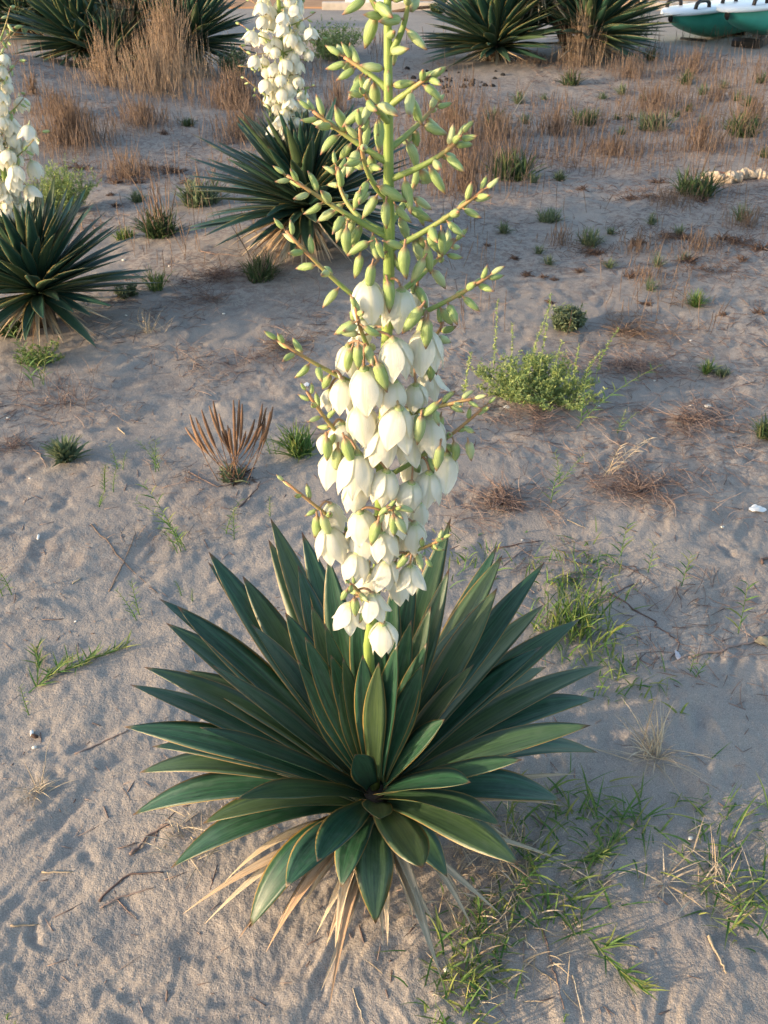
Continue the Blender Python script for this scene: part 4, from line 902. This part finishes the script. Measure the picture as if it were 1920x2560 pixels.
for (x, y, w, h, n, lb) in [(1000, 370, 260, 120, 200, 'dry tan stalks around small weeds in front of the grey scrubby bush'), (1290, 350, 240, 130, 150, 'dry tan stalks in front of the green boats field'), (1130, 520, 420, 130, 300, 'dry stalks over the spreading olive weed patch'),
     (650, 640, 340, 150, 260, 'dry stalks in the middle of the sandy field'), (1340, 720, 380, 190, 230, 'dry stalks standing behind the bleached driftwood'), (920, 740, 420, 110, 260, 'low reddish stalks in mid field'), (1580, 600, 260, 160, 170, 'dry stalks around the tall olive-brown weed clump'), (360, 660, 340, 160, 260, 'dry stalks right of the flower stalk tip'), (1420, 480, 300, 100, 160, 'thin stalks beyond the driftwood')]:
    dry_clump('c7', x, y, w, h, n, lb, r0=.0019, spread=.16)
for (x, y, w, h, n, lb) in [(1180, 230, 420, 110, 130, 'sparse thin stalks in front of the dark weed mound by the driftwood'), (1000, 460, 380, 110, 110, 'sparse thin stalks around the narrow-leaved weed'), (1300, 460, 420, 120, 140, 'sparse thin stalks on the brown debris of the field'), (1550, 330, 360, 130, 120, 'thin stalks under the driftwood'), (620, 430, 300, 130, 70, 'few thin stalks around the small rosette weeds'), (1060, 620, 240, 150, 50, 'few leaning stalks on the bare slope')]:
    dry_clump('c8', x, y, w, h, n, lb, r0=.0013, spread=.2)
rr = random.Random(61)
m = MB(); nst = 0; ng = np.random.default_rng(61); N_ = 40000
cy = 4.0+11*ng.random(N_)**.8; cx_ = np.where(ng.random(N_) < .8, -.2+ng.random(N_)*(.56*cy+.8), -.5*cy*ng.random(N_))
dn = vnoise(cx_*.9, cy*.9, 60)*.6+vnoise(cx_*2.3, cy*2.3, 61)*.4; ok = np.nonzero(dn > ng.uniform(-.3, .45, N_))[0][:5200]
for q_ in ok:          # loose single dry stalks all over the field
    x, y = float(cx_[q_]), float(cy[q_])
    z = hz(x, y); L = rr.uniform(.07, .26)*(1 if y > 6 else .8); lx, ly = rr.gauss(0, .16), rr.gauss(0, .16)
    b = np.array([x, y, z-.005]); t = b+np.array([lx*L, ly*L, L]); md = (b+t)/2+np.array([rr.gauss(0, .03), rr.gauss(0, .03), 0])*L*2
    r0 = .0010+.00011*y; m.tube(bez(b, md, t, 4), [r0, r0, r0*1.7, r0*.7], 3, rr.random(), cap=False)
tag(m.obj('dry_stalks', M_DRY), 'loose single dry stalks standing all over the sandy field', 'dry grass', kind='stuff')
m = MB(); N_ = 90000
cy = 1.6+12*ng.random(N_)**1.05; cx_ = ng.uniform(-1, 1, N_)*(.5*cy+.15)
dn = vnoise(cx_*1.5, cy*1.5, 70)*.55+vnoise(cx_*4, cy*4, 71)*.45+np.where(cx_ > .2, .14, -.04)
dn = dn-np.where(cy < 3, .22*(3-cy)+np.where(cx_ < -.1, .25, 0), 0); ok = np.nonzero(dn > .10+ng.uniform(-.05, .25, N_)-.012*cy)[0][:11000]
for q_ in ok:          # matted dry twigs lying on the sand
    x, y = float(cx_[q_]), float(cy[q_])
    a = rr.uniform(0, 6.283); L = rr.uniform(.02, .09)*(1+.03*y); cur = rr.gauss(0, .18); pts = []; up = .03*rr.random()**2
    for t in np.linspace(-.5, .5, 4):
        px = x+math.cos(a)*t*L-math.sin(a)*cur*L*(t*t-.1); py = y+math.sin(a)*t*L+math.cos(a)*cur*L*(t*t-.1); pts.append(np.array([px, py, hz(px, py)+.002+up*(t+.5)]))
    r0 = rr.uniform(.0005, .0011)*(1+.14*y); m.tube(pts, [r0, r0*.9, r0*.8, r0*.4], 3, rr.random(), cap=False)
tag(m.obj('dry_twigs', M_TWIG), 'matted thin dry twigs lying over the sand', 'twigs', kind='stuff')
def twig_heap(c, x, y, w, n, label, mat=M_TWIG, up=.25, L=.10, group=None):
    g = gpos(c, x, y); seed_ = n % 17; n = int(n*1.25) if n > 100 else n; rr = random.Random(VR.random()); rad = szm(c, w, g)*.5; m = MB()
    for k in range(n):
        a = rr.uniform(0, 6.283); ro = rad*min(1.9, abs(rr.gauss(0, .95))); b = np.array([ro*math.cos(a)*1.25, ro*math.sin(a)*.9, 0])
        if float(vnoise((g[0]+b[0])*7+seed_*9, (g[1]+b[1])*7, 90)) < -.15: continue
        b[2] = float(gz(g[0]+b[0], g[1]+b[1]))-g[2]+rr.random()*.015
        d = nrm([rr.gauss(0, 1), rr.gauss(0, 1), abs(rr.gauss(0, up))]); l = L*rr.uniform(.4, 1.2)
        m.tube(bez(b, b+d*l*.5+np.array([rr.gauss(0, .2)*l, rr.gauss(0, .2)*l, .1*l]), b+d*l, 5), [q*(1+.13*max(0, g[1]-2)) for q in (.0010, .0009, .0008, .0006, .0003)], 3, rr.random(), cap=False)
    return make('twig_heap', mat, m, g, label, 'twigs', group, 'stuff')
twig_heap('rm', 320, 130, 330, 330, 'tangled heap of dry purple-brown twigs beyond the upright leaf tips', L=.09)
twig_heap('rm', 1000, 60, 500, 420, 'wide mat of dry twigs on the sand near the white scrap', L=.09)
twig_heap('c8', 1250, 1330, 480, 380, 'mat of dry grey twigs below the touching pair of weeds', L=.11)
twig_heap('c8', 900, 870, 300, 260, 'mat of dry reddish stems beside the compact bush', L=.13, mat=M_DRY)
twig_heap('c8', 560, 1330, 380, 280, 'dry twigs under the wide feathery bush', L=.12)
twig_heap('c8', 980, 1050, 320, 200, 'loose dry stems on the slope right of the feathery bush', L=.13)
twig_heap('c8', 1180, 770, 340, 180, 'loose reddish stems below the bright upright weed', L=.13, mat=M_DRY)
twig_heap('ll', 1180, 650, 300, 150, 'branching dry purple twigs on the sand behind the dry plantain', up=.7, L=.13)
twig_heap('ll', 1130, 190, 460, 330, 'brown matted twigs between the two nearer blooming yuccas', L=.12)
twig_heap('ll', 1100, 320, 600, 330, 'flat grey twig mat in the shade between the yuccas', L=.12)
twig_heap('ll', 760, 490, 90, 40, 'small pale dry weed skeleton standing in the shade', mat=M_STRAW, up=1.5, L=.12)
twig_heap('ll', 350, 860, 150, 40, 'thin bare dry weed skeleton on the left sand', mat=M_TWIG, up=1.8, L=.18)
twig_heap('ll', 70, 800, 200, 60, 'dry brown twigs at the edge below the sprawling weed', up=1., L=.14)
twig_heap('ll', 70, 1080, 170, 90, 'low mat of dry twigs at the edge of the left sand', L=.08)
twig_heap('ll', 980, 870, 90, 30, 'faint dry grass skeleton behind the dry plantain', mat=M_STRAW, up=1.4, L=.12)
twig_heap('ll', 1480, 560, 240, 160, 'reddish dry twigs left of the flower stalk buds', L=.11, mat=M_DRY)
twig_heap('ll', 500, 690, 60, 20, 'tiny reddish dry wisp on the smooth sand', up=1., L=.07, mat=M_DRY)

for (c, x, y, w, n, lb) in [('c8', 1150, 400, 520, 420, 'brown dead plant debris in mid field in front of the driftwood'), ('c8', 1500, 420, 420, 360, 'brown dead plant debris on the field below the driftwood'), ('c8', 1050, 190, 420, 360, 'brown dead plant debris behind the narrow-leaved weeds'),
     ('c8', 1330, 560, 360, 240, 'brown dead debris above the bright upright weed'), ('c8', 760, 470, 240, 150, 'brown dead debris at the foot of the narrow-leaved weed'), ('c8', 960, 580, 220, 130, 'brown dead debris on the bare slope'),
     ('c7', 900, 700, 480, 420, 'reddish brown debris in the middle of the dry stalks'), ('c7', 560, 760, 420, 320, 'brown debris between the dark leafy weed and the stalks'), ('c7', 1250, 640, 400, 300, 'brown debris around the spreading olive weed patch'),
     ('c6', 740, 1050, 520, 380, 'dark brown debris between the dark mound and the dry grass'), ('c6', 1020, 1010, 360, 280, 'dark brown debris beside the mid-sized yucca'), ('c6', 450, 1000, 360, 240, 'dark brown debris behind the feathery bush of the edge yucca'), ('c6', 1350, 850, 420, 260, 'reddish debris behind the mid-sized yucca')]:
    twig_heap(c, x, y, w, n, lb, M_DEADWEED if 'dark' in lb or c == 'c8' else M_TWIG, .5, .055)
# ------------------------------------------------------------------ single sticks, straws, litter
def stick(pts, r, label, mat=M_STRAW, name='stick', lift=.0):
    P = [gpos(*q) for q in pts]; g = P[0].copy(); L = []
    for a, b in zip(P[:-1], P[1:]):
        for t in np.linspace(0, 1, 7)[:-1]: q = a*(1-t)+b*t; q[2] = hz(q[0], q[1])+r*.7+lift*t; L.append(q-g)
    q = P[-1].copy(); q[2] = hz(q[0], q[1])+r*.7+lift; L.append(q-g)
    L = [p+np.array([VR.gauss(0, r*.5), VR.gauss(0, r*.5), 0]) for p in L]
    m = MB(); n = len(L); r *= .8; m.tube(L, [r*(1-.55*i/(n-1))*VR.uniform(.75, 1.25) for i in range(n)], 6, VR.random()); return make(name, mat, m, g, label, 'stick')
stick([('c7',45,352),('c7',240,305)], .016, 'long pale bare stick lying left of the spiky far yucca', M_STRAW, lift=.05)
stick([('c7',395,625),('c7',535,475)], .007, 'thin pale stalk leaning across the field of dry stalks', M_STRAW, lift=.16)
stick([('c6',955,552),('c6',1065,580)], .009, 'bleached bent stick at the foot of the tall dry grass', M_STRAW, lift=.01)
stick([('rm',855,585),('rm',1000,660),('rm',1095,705),('rm',1090,740),('rm',1160,775),('rm',1215,820),('rm',1170,900)], .0028, 'thin crooked root winding over the shaded sand', M_TWIG, 'root')
stick([('rm',1260,888),('rm',1450,845),('rm',1560,820),('rm',1700,750)], .005, 'dark bent twig leading to a tan leaf on the sand', M_TWIG)
stick([('rm',640,205),('rm',735,240)], .0022, 'pale straw below the tangled twig heap')
stick([('rm',775,595),('rm',810,690)], .003, 'short white straw beside the low green grass')
stick([('rm',290,345),('rm',520,300)], .003, 'dark thin twig behind the upright leaf tips', M_TWIG)
stick([('rm',980,525),('rm',860,590),('rm',800,640)], .0026, 'dark twig half buried next to the crooked root', M_TWIG)
stick([('bl',190,1548),('bl',320,1548)], .0028, 'straight pale straw on the lit sand')
stick([('bl',50,1792),('bl',170,1780)], .003, 'thick pale straw near the foreground corner')
stick([('bl',330,1030),('bl',460,970),('bl',560,930)], .0032, 'brown twig on the sand pointing at a leaf tip', M_TWIG)
stick([('bl',575,1465),('bl',660,1375),('bl',750,1335)], .0045, 'forked grey root left of the dead leaves', M_TWIG, 'root')
stick([('bl',430,1680),('bl',560,1570),('bl',720,1560)], .003, 'grey twig below the lowest left leaf', M_TWIG)
stick([('bl',440,1700),('bl',540,1650),('bl',670,1620)], .0025, 'short brown twigs on the lit sand', M_TWIG)
stick([('bl',180,1180),('bl',245,970)], .0016, 'hair-thin straw leaning over the tiny dry tuft', lift=.05)
stick([('bl',400,20),('bl',540,180),('bl',690,320)], .0022, 'reddish dry runner on the upper left sand', M_DRY)
stick([('bl',480,310),('bl',540,190),('bl',600,60)], .0022, 'second reddish dry runner crossing the first', M_DRY)
stick([('bl',320,285),('bl',360,265)], .003, 'tiny pale straw on rippled sand')
stick([('ll',1040,60),('ll',1250,85)], .004, 'dark thin twig on pale sand beside the mid-sized yucca', M_TWIG)
stick([('ll',980,1215),('ll',1130,1285),('ll',1240,1265)], .0035, 'grey bent stem lying in front of the dry plantain', M_TWIG)
stick([('ll',1235,1400),('ll',1330,1300),('ll',1350,1260)], .0035, 'brown stem on the sand below the dry plantain', M_TWIG)
stick([('ll',130,1045),('ll',205,1110),('ll',240,1180)], .003, 'dark stem beside the grey-green rosette', M_TWIG)
stick([('ll',615,985),('ll',650,1020)], .004, 'short whitish straw above the sand ripples')
stick([('br',570,900),('br',680,980),('br',800,1105)], .002, 'thin pale straw slanting over the lower sand')
stick([('br',650,760),('br',690,940),('br',740,1120)], .0024, 'dark runner stem on the lower sand', M_TWIG)
stick([('br',1380,795),('br',1430,900),('br',1460,975)], .004, 'pale crooked stem near the spreading grass')
stick([('br',780,970),('br',830,1170)], .002, 'straw at the lower edge of the bare sand')
stick([('c5',780,760),('c5',815,880)], .002, 'straw below the dead leaf fan')
stick([('rm',1610,440),('rm',1690,400)], .006, 'grey stick end at the edge of the shaded sand', M_TWIG)
rr = random.Random(15); m = MB()
for k in range(900):     # crumbs of straw and bark all over the near sand
    y = rr.uniform(.8, 3.4); x = rr.uniform(-.62*y, .62*y); a = rr.uniform(0, 6.283); L = rr.uniform(.008, .07)*rr.random(); z0 = hz(x, y)
    p = [np.array([x+math.cos(a)*t*L, y+math.sin(a)*t*L, 0]) for t in (-.5, 0, .5)]
    for q in p: q[2] = hz(q[0], q[1])+.001
    r0 = rr.uniform(.0005, .0013); m.tube(p, [r0, r0*1.2, r0*.6], 4, rr.random())
tag(m.obj('straw_crumbs', M_TWIG), 'crumbs of straw and bark scattered on the near sand', 'crumbs', kind='stuff')
def pebble(c, x, y, s, label, mat=M_SHELL, group=None, name='shell', flat=.5):
    g = gpos(c, x, y); rr = random.Random(VR.random()); r = szm(c, s, g)*.5; v = []; f = []; n, mm = 6, 8
    for i in range(n+1):
        for j in range(mm):
            a = 2*math.pi*j/mm; ph = math.pi*i/n; q = r*(1+.25*math.sin(a*2+rr.random())*rr.random())
            v.append((q*math.sin(ph)*math.cos(a), q*math.sin(ph)*math.sin(a)*.8, r*flat*math.cos(ph)+r*flat*.6))
    for i in range(n):
        for j in range(mm): f.append((i*mm+j, (i+1)*mm+j, (i+1)*mm+(j+1) % mm, i*mm+(j+1) % mm))
    m = MB(); m.add(v, f, [0]*len(v), [0]*len(v), 0.); return make(name, mat, m, g, label, 'shell' if name == 'shell' else 'litter', group)
for (c, x, y, s) in [('c8',798,1250,26),('c8',1268,917,16),('c8',1085,1118,14),('c8',1268,1248,22),('c8',1352,1258,36),('c8',1218,1030,14),('rm',1427,245,20),('rm',1080,22,18),('ll',1160,385,16),('ll',655,400,14),
   ('ll',155,1237,14),('ll',40,927,14),('ll',1372,530,18),('ll',640,98,20),('ll',878,130,16),('bl',335,457,12),('br',1310,350,26),('br',212,948,34),('c6',1005,1570,18),('rm',415,302,14),('rm',680,405,16),('rm',890,990,12)]:
    pebble(c, x, y, s, 'tiny white shell fragment lying on the sand', group='white shell fragments on the sand')
pebble('bl', 150, 995, 22, 'small grey pebble beside the white cigarette end', name='pebble', flat=.7)
def scrap(c, x, y, w, h, label, mat=M_PALE, name='scrap'):
    g = gpos(c, x, y); rr = random.Random(VR.random()); a = szm(c, w, g)*.5; b = szm(c, h, g)*.9; v = []; f = []; n = 6
    for lay in (0, 1):
        for i in range(n+1):
            for j in range(n+1):
                xx = -1+2*i/n; yy = -1+2*j/n; rim = 1-.35*abs(xx*yy); rnd = random.Random(i*31+j*7+int(x))
                v.append((a*xx*rim*(1+.15*rnd.uniform(-1, 1)), b*yy*rim*(1+.2*rnd.uniform(-1, 1)), .004+a*.25*(1-abs(xx))*rnd.random()+.05*a*rnd.random()+lay*.0015))
    N = (n+1)*(n+1)
    for i in range(n):
        for j in range(n):
            q = i*(n+1)+j; f.append((q, q+1, q+n+2, q+n+1)); f.append((N+q, N+q+n+1, N+q+n+2, N+q+1))
    m = MB(); m.add(v, f, [0]*len(v), [0]*len(v), 0.); return make(name, mat, m, g, label, 'litter')
scrap('rm', 1605, 150, 90, 34, 'crumpled white plastic scrap on the twig mat near the edge', name='plastic_scrap')
scrap('rm', 1205, 880, 26, 44, 'silvery wrapper strip half under the crooked root', mat_flat('grey_foil', (.36, .37, .42), .35, .5, .3, 120), name='wrapper')
scrap('ll', 1590, 765, 30, 28, 'white paper bit left of the bell flowers', name='paper_bit')
scrap('c8', 340, 1255, 40, 20, 'white paper flake below the wide feathery bush', name='paper_flake')
scrap('rm', 1640, 815, 90, 40, 'tan dry leaf at the end of the dark twig', M_STRAW if False else mat_flat('tan_leaf', (.42, .32, .18), .7, .2, .2, 60), name='fallen_leaf')
scrap('ll', 330, 415, 40, 30, 'pale grey leaf scrap under the dead leaves of the blooming yucca', name='leaf_scrap')
g = gpos('bl', 140, 945); m = MB(); m.tube([(-.004, .012, .006), (.001, -.002, .007)], [.0042, .0042], 10); o = make('cigarette_end', M_PALE, m, g, 'white cigarette end with brown scrap on the left sand', 'litter')
m = MB(); m.tube([(.001, -.002, .007), (.012, -.006, .006), (.016, -.004, .004)], [.0046, .005, .003], 8); m.obj('filter', M_DEADWEED, o)
g = gpos('ll', 205, 1550); m = MB(); m.tube([(0, 0, .004), (.004, -.02, .004)], [.0035, .0035], 8); make('cigarette_end', M_PALE, m, g, 'small white cigarette end on rippled bare sand', 'litter')
# bleached driftwood and burnt patch
g = gpos('c8', 1500, 105); o = thing('driftwood', 'bleached cream driftwood log with a rusty patch behind a dark weed', 'driftwood', g); rr = random.Random(8)
m = MB(); L = [np.array([x*.27, .03*math.sin(x*3)+.012*rr.uniform(-1, 1), .035+.010*math.sin(x*4)+.006*rr.uniform(-1, 1)]) for x in np.linspace(-1, 1, 34)]
m.tube(L, [max(.006, .038*(1-.4*abs(x)**2.5)*(1+.16*float(vnoise(x*4, 1., 80))+.10*float(vnoise(x*11, 2., 81)))) for x in np.linspace(-1, 1, 34)], 11)
m.v = [(x*(1+.02*float(vnoise(x*30, y*30+z*40, 82))), y*(1+.45*float(vnoise(x*14, y*60+z*50, 83))), z*(1+.35*float(vnoise(x*17, y*50-z*60, 84)))) for x, y, z in m.v]
m.obj('log', mat_flat('bleached_wood', (.50, .40, .30), .85, .2, .4, 25, .03), o, smooth=False)
m = MB(); m.tube([(-.22, -.01, .055), (-.16, -.03, .062), (-.11, -.03, .058), (-.07, -.02, .05)], [.008, .020, .018, .006], 7); m.obj('rusty_patch', mat_flat('rusty_bark', (.36, .17, .11), .85, .2, .3, 30, .02), o, smooth=False)
rr = random.Random(19)
for k in range(46):
    px = rr.gauss(150, 150); py = rr.gauss(390, 28); g = gpos('c7', px, py); r = rr.uniform(.008, .024); m = MB()
    m.tube([(-r*1.4, 0, r*.4), (-r*.4, r*.3, r*.8), (r*.5, -r*.2, r*.7), (r*1.5, r*.2, r*.3)], [r*.4, r*.9, r*.8, r*.3], 5); make('charcoal_lump', M_BLACK, m, g, 'black charcoal lump of the old fire patch by the far spiky yucca', 'charcoal', 'charcoal lumps of the fire patch')

# ------------------------------------------------------------------ two teal boats
M_TEAL = mat_flat('teal_hull', (.05, .34, .27), .42, .45, .12, 3.); M_WHITE = mat_flat('white_deck', (.78, .80, .82), .35, .5, .05, 4.); M_RUB = mat_flat('black_handle', (.02, .017, .016), .5, .4, .2, 30)
def boat(bow_px, label, zb, Lb=2.9):
    dirv = np.array([.69, .73, 0.]); side = np.array([-dirv[1], dirv[0], 0]); u, v = bow_px
    d = ray(u, v); t = (H-zb-.38)/(-d[2]); bow = CAMP+d*t
    g = bow+dirv*.9; g[2] = hz(g[0], g[1]) if g[1] < 20 else 0.; o = thing('boat', label, 'boat', g)
    def P(a, s, z): return tuple(bow+dirv*a+side*s+np.array([0, 0, z+zb-bow[2]])-g)
    m = MB(); ns, nc = 22, 13; vv = []; f = []; W, D = .30, .38
    for i in range(ns+1):
        q = i/ns; a = .03+q*(Lb-.06); prof = min(1., (q/.42))**.55; keel = D*(1-prof)*.96; hw = W*(min(1, q/.35)**.5*.94+.06)
        if q > .85: hw *= 1-.25*((q-.85)/.15)**2; keel = max(keel, D*.25*((q-.85)/.15)**2)
        for j in range(nc):
            an = math.pi*j/(nc-1); s = math.cos(an); yv = math.sin(an)**.55
            vv.append(P(a, hw*abs(s)**.75*(1 if s > 0 else -1), D-(D-keel)*yv))
    for i in range(ns):
        for j in range(nc-1): f.append((i*nc+j, i*nc+j+1, (i+1)*nc+j+1, (i+1)*nc+j))
    f.append(tuple(range(nc))); f.append(tuple(ns*nc+j for j in range(nc))[::-1])
    m.add(vv, f, [0]*len(vv), [0]*len(vv), 0); m.obj('hull', M_TEAL, o)
    m = MB(); vv = []; f = []; secs = [(-.09, .02, .03), (-.07, .08, .045), (.0, .15, .06), (.18, .24, .07), (.5, .30, .075), (1.1, .32, .075), (Lb-.3, .32, .075), (Lb, .24, .07)]
    for (a, hw, th) in secs:
        for (s, z) in ((-1, .01), (-1.04, .3), (-1.02, .75), (-.9, 1.), (.9, 1.), (1.02, .75), (1.04, .3), (1, .01)): vv.append(P(a, hw*s, D-.012+th*z))
    for i in range(len(secs)-1):
        for j in range(8): f.append((i*8+j, i*8+(j+1) % 8, (i+1)*8+(j+1) % 8, (i+1)*8+j))
    f.append(tuple(range(8))[::-1]); f.append(tuple((len(secs)-1)*8+j for j in range(8)))
    m.add(vv, f, [0]*len(vv), [0]*len(vv), 0); m.obj('deck', M_WHITE, o)
    for s in (-.22, .22):
        m = MB(); m.tube([P(.28, s, D+.06), P(.30, s, D+.12), P(.38, s, D+.155), P(.58, s, D+.155), P(.66, s, D+.12), P(.68, s, D+.06)], [.028]*6, 8); m.obj('handle', M_RUB, o)
    m = MB(); m.tube([P(.0, 0, D-.005), P(.02, 0, D-.06), P(.05, 0, D-.10)], [.03, .035, .02], 8); m.obj('bow_fitting', M_RUB, o)
    for a in (.8, 2.1):      # added supports under the hull; their black stands in for the shaded gap
        m = MB(); c0 = np.array(P(a, 0, 0)); 
        m.tube([tuple(c0+side*-.2+np.array([0, 0, -zb*.5])), tuple(c0+side*.2+np.array([0, 0, -zb*.5]))], [max(.04, zb*.5)]*2, 6); m.obj('dark_gap_support', M_RUB, o, smooth=False)
    return o
boat((1676, 36), 'teal boat with white deck and handle, partly behind its neighbour', .03)
boat((1818, 27), 'teal boat with white deck overlapping the other boat, dry stalks before it', .14)

# ------------------------------------------------------------------ labels: tell look-alikes apart by what they stand near
LAND = [('the driftwood', gpos('c8', 1500, 105)), ('the boats', ground(1700, 80)), ('the spiky far yucca', ground(1235, 150)), ('the twin-headed yucca', ground(1440, 150)), ('the charcoal patch', gpos('c7', 150, 395)),
        ('the compact bush', gpos('c8', 640, 860)), ('the feathery bush', gpos('c8', 490, 1205)), ('the touching weed pair', gpos('c8', 1390, 1080)), ('the bright upright weed', gpos('c8', 1295, 745)),
        ('the mid-sized yucca', ground(772, 620)), ('the dry plantain', gpos('ll', 1210, 1235)), ('the lone leafy rosette', gpos('ll', 350, 1150)), ('the creeping runners', gpos('bl', 200, 690)), ('the crooked root', gpos('rm', 1095, 705)),
        ('the white plastic scrap', gpos('rm', 1605, 150)), ('the blooming edge yucca', ground(115, 812)), ('the dark weed mound', gpos('c6', 950, 1392))]
SHORT = {G_A: 'small green weed tuft among dry stalks', G_B: 'small grey-green rosette weed', GS: 'thin green grass sprig', 'dead weeds on the open sandy field': 'low brown dead weed', 'dead weeds between the blooming yuccas': 'low brown dead weed between the yuccas', 'white shell fragments on the sand': 'tiny white shell fragment'}
ORD = ['closest', 'second closest', 'third closest', 'fourth closest', 'fifth closest', 'sixth closest', 'seventh closest', 'eighth closest', 'ninth closest', 'tenth closest', 'eleventh closest', 'twelfth closest']
for gname, short in SHORT.items():
    its = [o for o in COL.objects if o.parent is None and o.get('group') == gname]; by = {}
    for o in its:
        ds = [(math.hypot(o.location.x-p[0], o.location.y-p[1]), nm) for nm, p in LAND]; d, nm = min(ds); by.setdefault(nm, []).append((d, o))
    for nm, L in by.items():
        L.sort(key=lambda q: q[0])
        for k, (d, o) in enumerate(L): o['label'] = f'{short}, {ORD[k]} to {nm}'
its = sorted([o for o in COL.objects if o.get('group') == 'sprigs rising from the feathery bush'], key=lambda o: -max(v.co.z for v in o.data.vertices))
for k, o in enumerate(its): o['label'] = f'yellow-green flowering sprig rising from the feathery bush, {ORD[k].replace("closest", "tallest")} of them'
